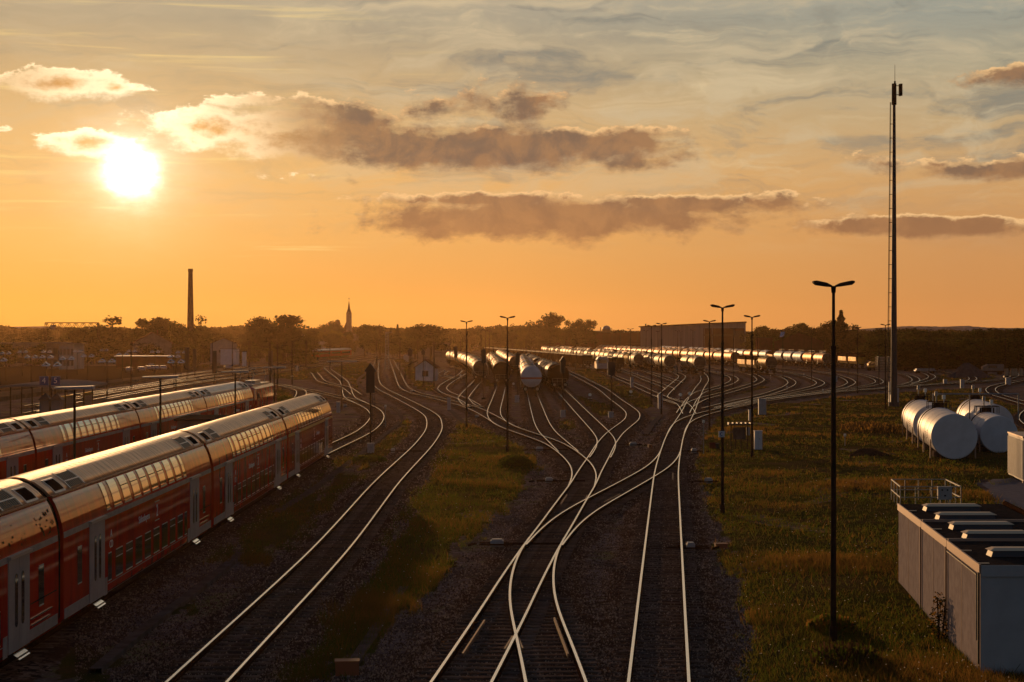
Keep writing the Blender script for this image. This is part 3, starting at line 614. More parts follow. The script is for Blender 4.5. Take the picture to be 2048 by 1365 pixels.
# loose ballast stones on the nearest track beds
stone_m = mat('ballast_stone', (0.19, 0.125, 0.085), 0.95, 0.0, (0.42, 0.30, 0.225), 2.5, spec=.05, lo=.3, hi=.7)
stone_d = mat('ballast_stone_dark', (0.055, 0.034, 0.022), 0.95, 0.0, (0.12, 0.07, 0.045), 2.5, spec=.05)
def stones(n, seed):
    rg = np.random.default_rng(seed); py = rg.uniform(840, 1400, n * 3); px = rg.uniform(150, 1560, n * 3)
    d = HC * F / (py - YH); x = (px - 1024) / F * d
    dist = np.array([kd.find((a, b_, 0))[2] for a, b_ in zip(x, d)])
    k = (dist < 3.4) | (rg.random(n * 3) < .07); k &= ~((np.abs(dist - 0) < 1.25) & (rg.random(n * 3) < .45))
    x, y, dist = x[k][:n], d[k][:n], dist[k][:n]; m = len(x)
    r = rg.uniform(.022, .05, m) * np.maximum(1, y / 75); z = 0.135 * np.clip((2.75 - dist) / 1.2, 0, 1) + r * .3
    base = np.array([[1, 0, -.5], [-.5, .87, -.5], [-.5, -.87, -.5], [.1, .1, .8]])
    V = base[None] * r[:, None, None] * rg.uniform(.6, 1.3, (m, 4, 3)); a = rg.uniform(0, 6.28, m); c, s_ = np.cos(a)[:, None], np.sin(a)[:, None]
    X = V[:, :, 0] * c - V[:, :, 1] * s_ + x[:, None]; Y = V[:, :, 0] * s_ + V[:, :, 1] * c + y[:, None]; Z = V[:, :, 2] + z[:, None]
    P = np.stack([X, Y, Z], 2).reshape(-1, 3); f = np.array([[0, 1, 3], [1, 2, 3], [2, 0, 3]]); I = (np.arange(m)[:, None, None] * 4 + f[None]).reshape(-1).astype(np.int32)
    me = bpy.data.meshes.new('ballast_stones'); me.vertices.add(len(P)); me.vertices.foreach_set('co', P.astype(np.float32).ravel()); me.loops.add(len(I)); me.loops.foreach_set('vertex_index', I)
    me.polygons.add(len(I) // 3); me.polygons.foreach_set('loop_start', np.arange(0, len(I), 3, dtype=np.int32)); me.polygons.foreach_set('material_index', np.repeat((rg.random(m) < .55).astype(np.int32), 3)); me.update(calc_edges=True)
    me.materials.append(stone_m); me.materials.append(stone_d)
    o = bpy.data.objects.new('ballast_stones', me); COL.objects.link(o); tag(o, 'loose ballast stones on the foreground track beds', 'gravel', kind='stuff')
stones(70000, 9)
# ------------------------------------------------------------------ double-deck coaches
PC = [(1.30, .36), (1.39, .50), (1.40, 1.0), (1.40, 2.75), (1.385, 2.98), (1.345, 3.22), (1.27, 3.50), (1.16, 3.78), (1.03, 4.00), (.82, 4.22), (.55, 4.42), (.25, 4.54), (0, 4.57)]
def pc_at(z):
    for (x0, z0), (x1, z1) in zip(PC, PC[1:]):
        if z0 <= z <= z1: k = (z - z0) / max(1e-6, z1 - z0); return x0 + k * (x1 - x0), Vector((z1 - z0, 0, x0 - x1)).normalized()
    return 0, Vector((0, 0, 1))
def side_patch(mb, y0, y1, z0, z1, off=.006, n=1, mi=0, thick=.0):
    zs = [z0 + (z1 - z0) * i / n for i in range(n + 1)]
    if thick:
        P = []
        for z in zs:
            x, nn = pc_at(z); P.append((x + nn.x * off, z + nn.z * off))
        Q = [(x - .02, z) for x, z in P][::-1]
        mb.prof(P + Q, y0, y1, mi); return
    vs = []
    for z in zs:
        x, nn = pc_at(z)
        vs += [(x + nn.x * off, y0, z + nn.z * off), (x + nn.x * off, y1, z + nn.z * off)]
    mb.add(vs, [(2 * i, 2 * i + 1, 2 * i + 3, 2 * i + 2) for i in range(n)], mi, n > 1)
def rounded_panel(mb, x, y0, y1, z0, z1, r, mi=0, th=.02):
    pts = []
    for cy_, cz_, a0 in ((y1 - r, z1 - r, 0), (y0 + r, z1 - r, 90), (y0 + r, z0 + r, 180), (y1 - r, z0 + r, 270)):
        for k in range(5): a = R(a0 + 22.5 * k); pts.append((cy_ + r * math.cos(a), cz_ + r * math.sin(a)))
    n = len(pts); vs = [(x + th / 2, a, b) for a, b in pts] + [(x - th, a, b) for a, b in pts]
    mb.add(vs, [tuple(range(n)), tuple(range(2 * n - 1, n - 1, -1))] + [(i, i + n, (i + 1) % n + n, (i + 1) % n) for i in range(n)], mi)
def text_mesh(body, size, mname, material, parent, loc, rot):
    cu = bpy.data.curves.new(mname, 'FONT'); cu.body = body; cu.size = size; cu.extrude = .004; cu.align_x = 'CENTER'; cu.align_y = 'CENTER'
    o = bpy.data.objects.new(mname + '_tmp', cu); COL.objects.link(o); bpy.context.view_layer.update()
    me = bpy.data.meshes.new_from_object(o); bpy.data.objects.remove(o)
    me.name = mname; me.materials.clear(); me.materials.append(material)
    q = bpy.data.objects.new(mname, me); COL.objects.link(q); q.parent = parent; q.location = loc; q.rotation_euler = rot
    return q
def bogie(parent, y, name='bogie', w=1.0, mats=bogie_m, wb=2.5):
    b = MB(); b.box(-1.05 * w, -.85 * w, y - 1.7, y + 1.7, .38, .72); b.box(.85 * w, 1.05 * w, y - 1.7, y + 1.7, .38, .72); b.box(-.9, .9, y - .3, y + .3, .4, .8)
    o = b.build(name, mats, parent)
    for s in (-wb / 2, wb / 2):
        m = MB()
        for sx in (-.76, .76): m.cyl((sx - .06, y + s, .46), (sx + .06, y + s, .46), .46, n=18)
        m.cyl((-.9, y + s, .46), (.9, y + s, .46), .08, n=8)
        m.build('wheelset', mats, o)
    return o
LC = 25.5
def coach(label, group, kind, loc):
    t = thing('double_deck_coach', label, 'train coach', loc, 0, group)
    h = LC / 2
    P = PC + [(-x, z) for x, z in PC[-2::-1]]
    k = 8     # body up to the gutter, roof above
    b = MB()
    low = PC[:k + 1]; b.prof(low + [(-x, z) for x, z in low[::-1]], -h, h, 0, True, False)
    o = b.build('body', red_paint, t)
    for pl in o.data.polygons: pl.use_smooth = abs(pl.normal.y) < .5
    r = MB(); top = [(x * 1.004, z) for x, z in PC[k:]]; r.prof(top + [(-x, z) for x, z in top[-2::-1]], -h + .02, h - .02, 0, True, True)
    for sx in (-1, 1): r.bar((sx * 1.05, -h, 4.0), (sx * 1.05, h, 4.0), .05, .05)
    n = 26
    for i in range(n):      # standing seams of the roof sheets
        y = -h + 4.6 + i * (LC - 9.2) / (n - 1)
        pts = [(x, z + .005) for x, z in top] ; r.prof(pts + [(x, z - .03) for x, z in pts[::-1]], y - .008, y + .008)
        pts = [(-x, z + .005) for x, z in top[::-1]]; r.prof(pts + [(x, z - .03) for x, z in pts[::-1]], y - .008, y + .008)
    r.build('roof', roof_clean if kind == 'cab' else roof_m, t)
    # grey side bands and sill
    m = MB(); side_patch(m, -h + .05, h - .05, 2.80, 2.97, .004, 2, thick=.1); m.build('side_band', yellow_m if kind == 'first' else white_band, t)
    m = MB(); side_patch(m, -h + 5.6, h - 5.6, .40, .72, .005, 1, thick=.1); m.box(1.39, 1.404, -h + 5.2, -h + 5.6, .40, .95); m.box(1.39, 1.404, h - 5.6, h - 5.2, .40, .95)
    m.box(1.39, 1.403, -h + .1, -h + 3.1, .45, .75); m.box(1.39, 1.403, h - 3.1, h - .1, .45, .75)
    m.build('sill_band', white_band, t)
    # upper curved windows
    ws = [-7.1] + [-6.0 + 1.55 * i for i in range(8)] + [6.35]; wd = [.55] + [1.12] * 8 + [.55]
    for y, w_ in zip(ws, wd):
        m = MB(); side_patch(m, y, y + w_, 3.12, 3.92, .010, 6)
        side_patch(m, y - .03, y, 3.10, 3.94, .016, 6, 1); side_patch(m, y + w_, y + w_ + .03, 3.10, 3.94, .016, 6, 1)
        side_patch(m, y - .03, y + w_ + .03, 3.06, 3.11, .018, 1, 2)
        if w_ > 1 and int(y * 10) % 3: side_patch(m, y, y + w_, 3.62, 3.65, .014, 1, 1)
        m.build('upper_window', [dark_glass, black_m, frame_m], t)
    for i, (y, w_) in enumerate(zip(ws, wd)):
        m = MB(); rounded_panel(m, 1.403, y, y + w_, .80, 1.68, .10)
        m.box(1.40, 1.425, y + .08, y + w_ - .08, .79, .82, 1); m.box(1.40, 1.425, y + .08, y + w_ - .08, 1.665, 1.69, 1)
        if i % 3 and w_ > 1: m.box(1.40, 1.424, y + .08, y + w_ - .08, 1.42, 1.445, 1)
        m.build('lower_window', [dark_glass, frame_m], t)
    # doors with slim oval windows, step plate below
    for s in (-1, 1):
        yc = s * (h - 4.15)
        d = MB(); d.box(1.39, 1.425, yc - 1.0, yc - .01, .44, 2.88); d.box(1.39, 1.425, yc + .01, yc + 1.0, .44, 2.88)
        d.box(1.38, 1.50, yc - 1.05, yc + 1.05, 2.88, 2.96, 1); d.box(1.38, 1.415, yc - .01, yc + .01, .44, 2.88, 2)
        dd = d.build('door', [door_m, frame_m, black_m], t)
        for q in (-.5, .5):
            w_ = MB(); rounded_panel(w_, 1.428, yc + q * .62 - .13, yc + q * .62 + .13, 1.05, 2.45, .13); w_.build('door_window', dark_glass, dd)
        st_ = MB(); st_.prof([(1.39, .37), (1.51, .30), (1.51, .27), (1.39, .34)], yc - .52, yc + .52); st_.prof([(1.53, .26), (1.57, .235), (1.57, .21), (1.53, .235)], yc - .52, yc + .52)
        st_.build('step_plate', step_m, t)
        w2 = MB(); rounded_panel(w2, 1.403, s * (h - 1.9) - .28, s * (h - 1.9) + .28, 1.25, 2.35, .08)
        w2.box(1.40, 1.425, s * (h - 1.9) - .22, s * (h - 1.9) + .22, 1.24, 1.27, 1); w2.box(1.40, 1.425, s * (h - 1.9) - .22, s * (h - 1.9) + .22, 2.33, 2.36, 1)
        w2.build('end_window', [dark_glass, frame_m], t)
        # roof grille and hatch on the shoulder
        g = MB(); ys = s * (h - 3.3)
        for i in range(9):
            y = ys - .75 + i * .18
            side_patch(g, y, y + .13, 4.06, 4.44, .022, 5, 0, .1)
        side_patch(g, ys - .95, ys - .85, 4.03, 4.47, .03, 5, 1, .1); side_patch(g, ys + .86, ys + .96, 4.03, 4.47, .03, 5, 1, .1)
        side_patch(g, ys - .85, ys + .86, 4.22, 4.24, .04, 1, 1, .1)
        g.build('roof_grille', [grille_m, roof_clean], t)
        hh_ = MB(); side_patch(hh_, s * (h - 1.25) - .5, s * (h - 1.25) + .5, 4.08, 4.36, .03, 4, 0, .1)
        side_patch(hh_, s * (h - 1.25) - .62, s * (h - 1.25) + .62, 4.03, 4.40, .018, 4, 1, .1)
        hh_.build('roof_hatch', [black_m, roof_clean], t)
        bogie(t, s * (h - 3.3) * .93)
        if not (kind == 'last' and s > 0):
            gb = MB(); gp = [(x * .93, z * .985 + .03) for x, z in PC]; gp = gp + [(-x, z) for x, z in gp[-2::-1]]
            y0 = s * h; gb.prof(gp, min(y0, y0 + s * .24), max(y0, y0 + s * .24)); gb.build('gangway', black_m, t)
        if s > 0:
            bp = MB(); bp.box(1.405, 1.42, yc + 1.15, yc + 3.4, 1.0, 1.04); bp.box(1.405, 1.42, yc + 1.25, yc + 3.2, .82, .86); bp.box(1.405, 1.42, yc + 1.15, yc + 3.9, 1.42, 1.45, 1)
            bp.build('hand_rail', [step_m, black_m], t)
    un = MB(); un.box(-1.25, 1.25, -5.5, 5.5, .22, .40); un.build('underframe', bogie_m, t)
    text_mesh('2', .62, 'class_number', white_text, t, (1.408, .9, 2.28), (R(90), 0, R(90)))
    text_mesh('Südostbayern', .34, 'lettering', white_text, t, (1.407, 3.1 if kind != 'x' else -1.4, 2.25), (R(90), 0, R(90)))
    text_mesh('A\nCD', .34, 'side_marking', white_text, t, (1.406, -6.6, 2.1), (R(90), 0, R(90)))
    nl = MB(); nl.box(1.40, 1.415, .5, 1.3, 2.62, 2.65); nl.box(1.40, 1.415, .5, 1.3, 1.94, 1.97); nl.build('number_frame', frame_m, t)
    return t
CG1 = 'coaches of the near red train'; CG2 = 'coaches of the far red train'
proto = coach('red double-deck coach cut by the left edge, nearest of the near train, flaking paint', CG1, 'x', (-14.33, 51.6 - 13.05, RT))
lb1 = ['red double-deck coach of the near train, second from the left edge', 'red double-deck coach of the near train just before its last coach']
for i, l in enumerate(lb1):
    c = copy_tree(proto); c.location = (-14.33, 51.6 + 13.05 + 26.1 * i, RT); c['label'] = l
# peeling patches on the nearest coach
pm_ = MB(); rg = random.Random(3)
for k_ in range(46):
    y = 11.6 + rg.uniform(-.9, .9) if k_ < 30 else rg.uniform(5.5, 10); z = 3.35 + rg.uniform(-.28, .32); w_ = rg.uniform(.03, .16); side_patch(pm_, y, y + w_, z, z + w_ * rg.uniform(.3, .8), .009)
tag(pm_.build('peeled_paint', rust, proto), kind='stuff')
last = coach('last red double-deck coach of the near train, with a yellow line and open end door', CG1, 'first', (-14.33, 51.6 + 13.05 + 52.2, RT))
e = MB(); e.box(-1.0, 1.0, LC / 2 + .25, LC / 2 + .30, .6, 4.2); e.build('end_door', black_m, last)
far_l = ['red double-deck coach of the far train cut by the left edge', 'red double-deck coach of the far train left of the two platform lamps', 'red double-deck coach of the far train between the platform lamps']
for i, l in enumerate(far_l):
    c = copy_tree(proto if i == 0 else bpy.data.objects['double_deck_coach.001']); c.location = (-25.75, 92 - 12.9 + 25.9 * i, RT - .12); c['label'] = l; c['group'] = CG2
    for ch in list(c.children):
        if ch.name.startswith('peeled_paint'): bpy.data.objects.remove(ch)
cabc = coach('white-roofed red coach at the front of the far train, next to the locomotive', CG2, 'cab', (-25.75, 92 - 12.9 + 77.7, RT - .12))

# electric locomotive ahead of the far train
lo = thing('electric_locomotive', 'dark red electric locomotive with raised roof gear at the head of the far train', 'locomotive', (-26.0, 180.5, RT))
b = MB(); pr = [(-1.45, 1.0), (-1.48, 2.6), (-1.35, 3.6), (-.9, 3.85), (.9, 3.85), (1.35, 3.6), (1.48, 2.6), (1.45, 1.0)]; b.prof(pr, -7.3, 7.3)
n = len(pr); vs = [(x, -7.3, z) for x, z in pr] + [(x * .9, -8.2 + .25 * max(0, z - 2), z * .97) for x, z in pr]; b.add(vs, [(i, (i + 1) % n, (i + 1) % n + n, i + n) for i in range(n)] + [tuple(range(n, 2 * n))])
vs = [(x, 7.3, z) for x, z in pr] + [(x * .9, 8.2 - .25 * max(0, z - 2), z * .97) for x, z in pr]; b.add(vs, [(i, i + n, (i + 1) % n + n, (i + 1) % n) for i in range(n)] + [tuple(range(n, 2 * n))[::-1]])
b.build('body', red_paint, lo)
for s in (-1, 1):
    m = MB(); m.box(-1.1, 1.1, s * 8.05 - .03, s * 8.05 + .03, 2.35, 3.2); m.build('windscreen', dark_glass, lo)
    m = MB(); m.box(1.44, 1.50, s * 6.3 - .5, s * 6.3 + .5, 2.4, 3.2); m.build('side_window', dark_glass, lo)
    bogie(lo, s * 4.2)
    m = MB(); y = s * 4.6
    for q in (-.6, .6):
        m.bar((q, y - .9, 4.0), (q, y + .7, 4.75), .05); m.bar((q, y + .7, 4.75), (q * .8, y - .6, 5.5), .05)
    m.bar((-.95, y - .6, 5.5), (.95, y - .6, 5.5), .07); m.bar((-.95, y - .3, 5.5), (.95, y - .3, 5.5), .07); m.bar((-.7, y - .9, 4.0), (.7, y - .9, 4.0), .06); m.bar((.95, y - .6, 5.5), (1.2, y - .5, 5.25), .05); m.bar((-.95, y - .6, 5.5), (-1.2, y - .5, 5.25), .05)
    m.build('pantograph', galv, lo)
m = MB(); m.box(-.9, .9, -6, 6, 3.85, 4.0); m.box(-.5, .5, -2, 2, 4.0, 4.3); m.build('roof_equipment', galv, lo)
m = MB(); m.box(-1.3, 1.3, -8, 8, .75, 1.0)
for s in (-1, 1):
    for q in (-.88, .88): m.cyl((q, s * 8, .95), (q, s * 8.7, .95), .1); m.cyl((q, s * 8.65, .95), (q, s * 8.75, .95), .22)
m.build('buffer_beam', bogie_m, lo)

# ------------------------------------------------------------------ freight wagons
def wag_chassis(L, detail, parent):
    h = L / 2
    b = MB(); b.box(-1.1, -.85, -h + .6, h - .6, .95, 1.15); b.box(.85, 1.1, -h + .6, h - .6, .95, 1.15); b.box(-1.3, 1.3, -h + .55, -h + .75, .85, 1.2); b.box(-1.3, 1.3, h - .75, h - .55, .85, 1.2)
    for s in (-1, 1):
        y = s * (h - 2.6)
        for sx in (-1, 1):
            b.box(sx * 1.0 - .08, sx * 1.0 + .08, y - 1.25, y + 1.25, .45, .75)
            for q in (-.9, .9): b.cyl((sx * .70, y + q, .46), (sx * .82, y + q, .46), .46, n=12)
    b.build('chassis', chass, parent)
    if detail:
        for s in (-1, 1):
            m = MB()
            for q in (-.88, .88): m.cyl((q, s * (h - .55), 1.0), (q, s * h, 1.0), .09, n=8); m.cyl((q, s * (h - .05), 1.0), (q, s * (h + .02), 1.0), .22, n=12)
            m.box(-1.35, 1.35, s * (h - .62) - .03, s * (h - .62) + .03, .95, 1.1)
            m.build('buffer_beam', hub_l, parent)
        m = MB()
        for q in (-1.15, -.4, .4, 1.15): m.bar((q, -h + .65, 1.1), (q, -h + .65, 2.0), .035)
        m.bar((-1.15, -h + .65, 2.0), (1.15, -h + .65, 2.0), .035); m.bar((-1.15, -h + .65, 1.55), (1.15, -h + .65, 1.55), .03)
        m.build('end_railing', hub_l, parent)
def tankprof(L, r):
    h = L / 2
    return [(-h, .02), (-h + .02, r * .45), (-h + .14, r * .78), (-h + .34, r * .93), (-h + .6, r), (h - .6, r), (h - .34, r * .93), (h - .14, r * .78), (h - .02, r * .45), (h, .02)]
tank_end = mat('tank_end_shade', (0.16, 0.105, 0.075), 0.7, 0.1, (0.10, 0.06, 0.04), 1.2, rnd=.2)  # end domes coloured dark to stand for the shade between tanks
def tank_wagon(material, L, r, detail, ribs=0, name='tank_wagon'):
    t = thing(name, None, 'tank wagon'); cz = 1.2 + r + .05
    b = MB(); tp = tankprof(L - 2.2, r); nn = 24 if detail else 16
    b.lathe_y(tp[:5], 0, cz, nn, 1); b.lathe_y(tp[4:6], 0, cz, nn, 0); b.lathe_y(tp[5:], 0, cz, nn, 1)
    for i in range(ribs):
        y = -(L - 3.6) / 2 + i * (L - 3.6) / (ribs - 1)
        b.lathe_y([(y - .09, r * .99), (y - .08, r + .07), (y + .08, r + .07), (y + .09, r * .99)], 0, cz, 24 if detail else 14)
    if not ribs:
        for y in (-(L - 3) / 2, -(L - 3) / 6, (L - 3) / 6, (L - 3) / 2): b.lathe_y([(y - .03, r * .99), (y - .03, r + .02), (y + .03, r + .02), (y + .03, r * .99)], 0, cz, 24 if detail else 14)
    b.build('tank', [material, gas if material is gas else tank_end], t)
    for s in (-1, 1):
        if detail:
            m = MB(); m.box(-1.0, 1.0, s * (L / 2 - 2.3) - .25, s * (L / 2 - 2.3) + .25, 1.1, 1.1 + r * .35); m.build('saddle', chass, t)
    m = MB(); m.cyl((0, 0, cz + r - .05), (0, 0, cz + r + .22), .38, n=12); m.box(-.45, .45, -1.9, 1.9, cz + r + .02, cz + r + .06)
    if detail:
        for q in (-.45, .45): m.bar((q, -1.9, cz + r + .05), (q, -1.9, cz + r + .55), .03); m.bar((q, 1.9, cz + r + .05), (q, 1.9, cz + r + .55), .03); m.bar((q, -1.9, cz + r + .5), (q, 1.9, cz + r + .5), .03)
    m.build('top_walkway', hub_l if not detail else galv, t)
    if detail:
        m = MB()
        for q in (-.2, .2): m.bar((-r - .08, q, 1.0), (-r * .75, q, cz + r * .75), .04)
        for i in range(8): k = i / 8; m.bar((-r - .08 + k * r * .25, -.2, 1.1 + k * (cz + r * .7 - 1.1)), (-r - .08 + k * r * .25, .2, 1.1 + k * (cz + r * .7 - 1.1)), .03)
        m.build('ladder', hub_l, t)
    wag_chassis(L, detail, t)
    return t
def hopper_wagon(material, L, detail, roof=T_brown, name='hopper_wagon', flat=False):
    t = thing(name, None, 'hopper wagon'); h = L / 2
    if flat: pr = [(-1.45, 1.15), (-1.45, 3.55), (1.45, 3.55), (1.45, 1.15)]
    else: pr = [(-.9, 1.15), (-1.45, 1.9), (-1.45, 3.1), (-1.2, 3.6), (1.2, 3.6), (1.45, 3.1), (1.45, 1.9), (.9, 1.15)]
    b = MB(); b.prof(pr, -h + .9, h - .9)
    for i in range(int(L / 1.6)):
        y = -h + 1.3 + i * 1.6
        for s in (-1, 1): b.box(s * 1.45 - .05, s * 1.45 + .05, y - .05, y + .05, 1.9 if not flat else 1.2, 3.1 if not flat else 3.5)
    b.build('body', material, t)
    m = MB()
    if flat:
        m.box(-1.52, -1.38, -h + .85, h - .85, 3.55, 3.68); m.box(1.38, 1.52, -h + .85, h - .85, 3.55, 3.68); m.box(-1.4, 1.4, -h + .85, -h + 1.0, 3.55, 3.68)
        m.build('top_rim', hub_l, t)
    else:
        m.prof([(-1.47, 3.08), (-1.22, 3.62), (-.7, 3.95), (0, 4.08), (.7, 3.95), (1.22, 3.62), (1.47, 3.08)], -h + .8, h - .8, 0, True, True); m.build('roof', roof, t)
    wag_chassis(L, detail, t)
    return t
PR = {}
for d in (True, False):
    PR['rust', d] = tank_wagon(T_rust, 15.5, 1.48, d); PR['silver', d] = tank_wagon(T_silver, 14, 1.45, d); PR['rib', d] = tank_wagon(T_yel if d else T_silver, 14, 1.42, d, 9)
    PR['gas', d] = tank_wagon(gas, 15.5, 1.55, d); PR['yel', d] = tank_wagon(T_yel, 13.5, 1.42, d); PR['peach', d] = tank_wagon(tank_white, 15.5, 1.5, d)
    PR['hop', d] = hopper_wagon(T_yel, 12.5, d, T_brown); PR['brown', d] = hopper_wagon(T_brown, 14, d, T_brown); PR['box', d] = hopper_wagon(T_brown, 14, d, T_brown, 'gondola_wagon', True)
    for q in ('box',): PR[q, d]['category'] = 'gondola wagon'
LEN = dict(rust=15.5, silver=14, rib=14, gas=15.5, yel=13.5, peach=15.5, hop=12.5, brown=14, box=14)
DESC = dict(rust='rust-brown tank wagon', silver='dull silver tank wagon', rib='ribbed tank wagon', gas='white gas tank wagon', yel='ochre tank wagon', peach='smooth pale tank wagon', hop='ochre hopper wagon', brown='brown hopper wagon', box='brown gondola wagon')
used_p = set()
def row(px0, Z0, slope, kinds, n, desc, group, pts=None, gap=.5, nd=2, skew=0):
    """wagons stand nose to tail on a straight or bent siding, from its near end away"""
    if pts is None:
        X0 = (px0 - 1024) / F * Z0; pts = [(X0, Z0), (X0 + slope * 900, Z0 + 900)]
    A = np.array(pts); seg = np.hypot(*np.diff(A, axis=0).T); cum = np.concatenate([[0], np.cumsum(seg)])
    s = 0.0
    for i in range(n):
        k = kinds[i % len(kinds)] if i < len(kinds) or True else kinds[-1]
        L = LEN[k] + gap
        if s + L > cum[-1]: break
        m = s + L / 2; x = np.interp(m, cum, A[:, 0]); y = np.interp(m, cum, A[:, 1])
        a = (np.interp(m + 2, cum, A[:, 0]) - np.interp(m - 2, cum, A[:, 0]), np.interp(m + 2, cum, A[:, 1]) - np.interp(m - 2, cum, A[:, 1]))
        d = i < nd
        o = copy_tree(PR[k, d]); used_p.add((k, d))
        o.location = (x, y, RT); o.rotation_euler = (0, 0, math.atan2(a[1], a[0]) - math.pi / 2)
        lab = f"{DESC[k]}, {ORD[i]} back in {desc}" if i else f"{DESC[k]} leading {desc}"
        tag(o, lab, None, group); s += L
    track('row' + str(len(TRACKS)), None, 'siding under ' + desc, line=smooth_line([(a, b) for a, b in pts], 6) if len(pts) > 2 else np.column_stack([np.linspace(A[0, 0] , A[-1, 0], 260), np.linspace(A[0, 1], A[-1, 1], 260)]), sleepers=False)
def wp(px, Z): return ((px - 1024) / F * Z, Z)
row(0, 0, 0, ['silver', 'yel', 'rust', 'silver', 'yel', 'rust', 'rust', 'yel', 'rust', 'yel', 'rust', 'yel'], 17, 'the leftmost tank row behind the hut', 'left tank wagons', pts=[wp(961, 345), wp(955, 385), wp(945, 440), wp(925, 520), wp(893, 620), wp(884, 650)])
row(0, 0, 0, ['brown', 'yel', 'silver', 'yel', 'silver', 'rust'], 15, 'the row led by a brown round-roofed wagon', 'left tank wagons', pts=[wp(1004, 318), wp(999, 370), wp(990, 470), wp(975, 620), wp(962, 760)])
row(0, 0, 0, ['rust', 'yel', 'silver', 'rust', 'silver'], 16, 'the row behind the rectangular dark signal', 'left tank wagons', pts=[wp(1031, 420), wp(1018, 500), wp(1004, 620), wp(990, 780)])
row(0, 0, 0, ['gas', 'rust', 'peach', 'rust', 'silver', 'peach', 'rust', 'peach'], 13, 'the row led by the white gas tank', 'centre tank wagons', pts=[wp(1063, 264), wp(1056, 330), wp(1046, 466), wp(1040, 560)])
row(0, 0, 0, ['brown', 'silver', 'rib', 'rib', 'silver', 'rib'], 14, 'the ribbed row right of the white gas tank', 'centre tank wagons', pts=[wp(1120, 288), wp(1103, 320), wp(1078, 390), wp(1056, 490), wp(1045, 600)])
row(1176, 500, -.088, ['box'], 26, 'the long brown gondola row with a bright rim', 'gondola wagons', nd=1)
row(1237, 440, -.05, ['box'], 3, 'the short gondola row right of the shunter', 'gondola wagons')
row(1279, 487, -.046, ['silver', 'rib', 'silver', 'silver', 'rib', 'silver', 'silver', 'rust', 'silver', 'rib'], 28, 'the silver row behind the shunter', 'silver tank wagons')
row(1306, 545, -.050, ['brown', 'rust', 'silver', 'silver', 'rust', 'silver'], 26, 'the silver row with lettering on its end', 'silver tank wagons')
row(1341, 440, -.020, ['silver', 'silver', 'rib'], 6, 'the short row with a grey-topped silver tank', 'silver tank wagons')
row(1402, 418, -.030, ['silver', 'silver'], 2, 'the pair standing alone on the straight right track', 'silver tank wagons')
row(1440, 640, -.065, ['rust', 'rust', 'silver', 'rust'], 24, 'the rusty row behind the silver rows', 'rust-brown tank wagons', nd=0)
row(1473, 540, -.070, ['rust'], 22, 'the long rust-brown row before the big shed', 'rust-brown tank wagons')
row(1546, 420, -.050, ['rib', 'hop', 'hop'], 3, 'the short row led by a ribbed ochre tank', 'rust-brown tank wagons', nd=3)
row(1657, 500, -.030, ['rust', 'rust', 'peach', 'peach', 'peach', 'hop', 'peach'], 26, 'the shiny row left of the tall lamp post', 'right row tank wagons', nd=5)
row(1724, 502, -.030, ['hop', 'hop', 'brown', 'brown', 'hop'], 26, 'the rearmost hopper row left of the antenna mast', 'hopper wagons', nd=3)
for o in list(PR.values()):
    for c in list(o.children): bpy.data.objects.remove(c)
    bpy.data.objects.remove(o)
# shunting locomotive with a light cab
sh = thing('shunting_locomotive', 'small shunting locomotive with pale cab and black side window in front of the silver row', 'locomotive', tuple(WX(1204, 432, RT)), .05)
m = MB(); m.prof([(-1.4, 1.1), (-1.4, 3.3), (-1.0, 3.9), (1.0, 3.9), (1.4, 3.3), (1.4, 1.1)], -2, 1.5); m.build('cab', cab_m, sh)
m = MB(); m.box(-1.1, 1.1, 1.5, 7, 1.1, 2.7); m.build('engine_hood', T_yel, sh)
m = MB(); m.box(-1.43, -1.38, -1.2, .8, 2.3, 3.2); m.build('side_window', dark_glass, sh)
m = MB(); m.box(-1.0, 1.0, -2.04, -1.98, 2.4, 3.3); m.build('windscreen', dark_glass, sh)
bogie(sh, 2.5, wb=3.6)
m = MB(); m.box(-1.4, 1.4, -2.5, 7.4, .8, 1.1); m.build('frame', chass, sh)
# small train far left
for i in range(3):
    o = thing('railcar', ['small distant red railcar with white roof, nearest of three by the low grey warehouse', 'middle car of the small distant white-roofed train', 'farthest car of the small distant white-roofed train'][i], 'train coach',
              ((650 - 1024) / F * 470 + i * -.15 * 0, 0, 0), 0, 'cars of the small distant train')
    x, y = [wp(650, 712), wp(672, 740), wp(692, 768)][i]; nx_, ny_ = wp(662, 480)[0], 480
    o.location = (x - 1.4, y, RT); o.rotation_euler = (0, 0, -.09)
    m = MB(); m.prof([(-1.4, .9), (-1.42, 3.2), (1.42, 3.2), (1.4, .9)], -21, 21) if False else m.prof([(-1.4, .9), (-1.42, 3.1), (1.42, 3.1), (1.4, .9)], -13.5, 13.5); m.build('body', red_paint, o)
    m = MB(); m.prof([(-1.45, 3.1), (-1.1, 3.75), (0, 3.95), (1.1, 3.75), (1.45, 3.1)], -13.5, 13.5, 0, True, True); m.build('roof', roof_clean, o)
    m = MB(); m.box(1.40, 1.44, -9.5, 9.5, 1.9, 2.7); m.build('window_band', dark_glass, o)
    m = MB(); m.box(-1.1, 1.1, -13.54, -13.48, 2.0, 2.9); m.build('windscreen', dark_glass, o)
    m = MB(); m.box(-1.1, 1.1, -9, 9, .3, .9); m.build('underframe', chass, o)
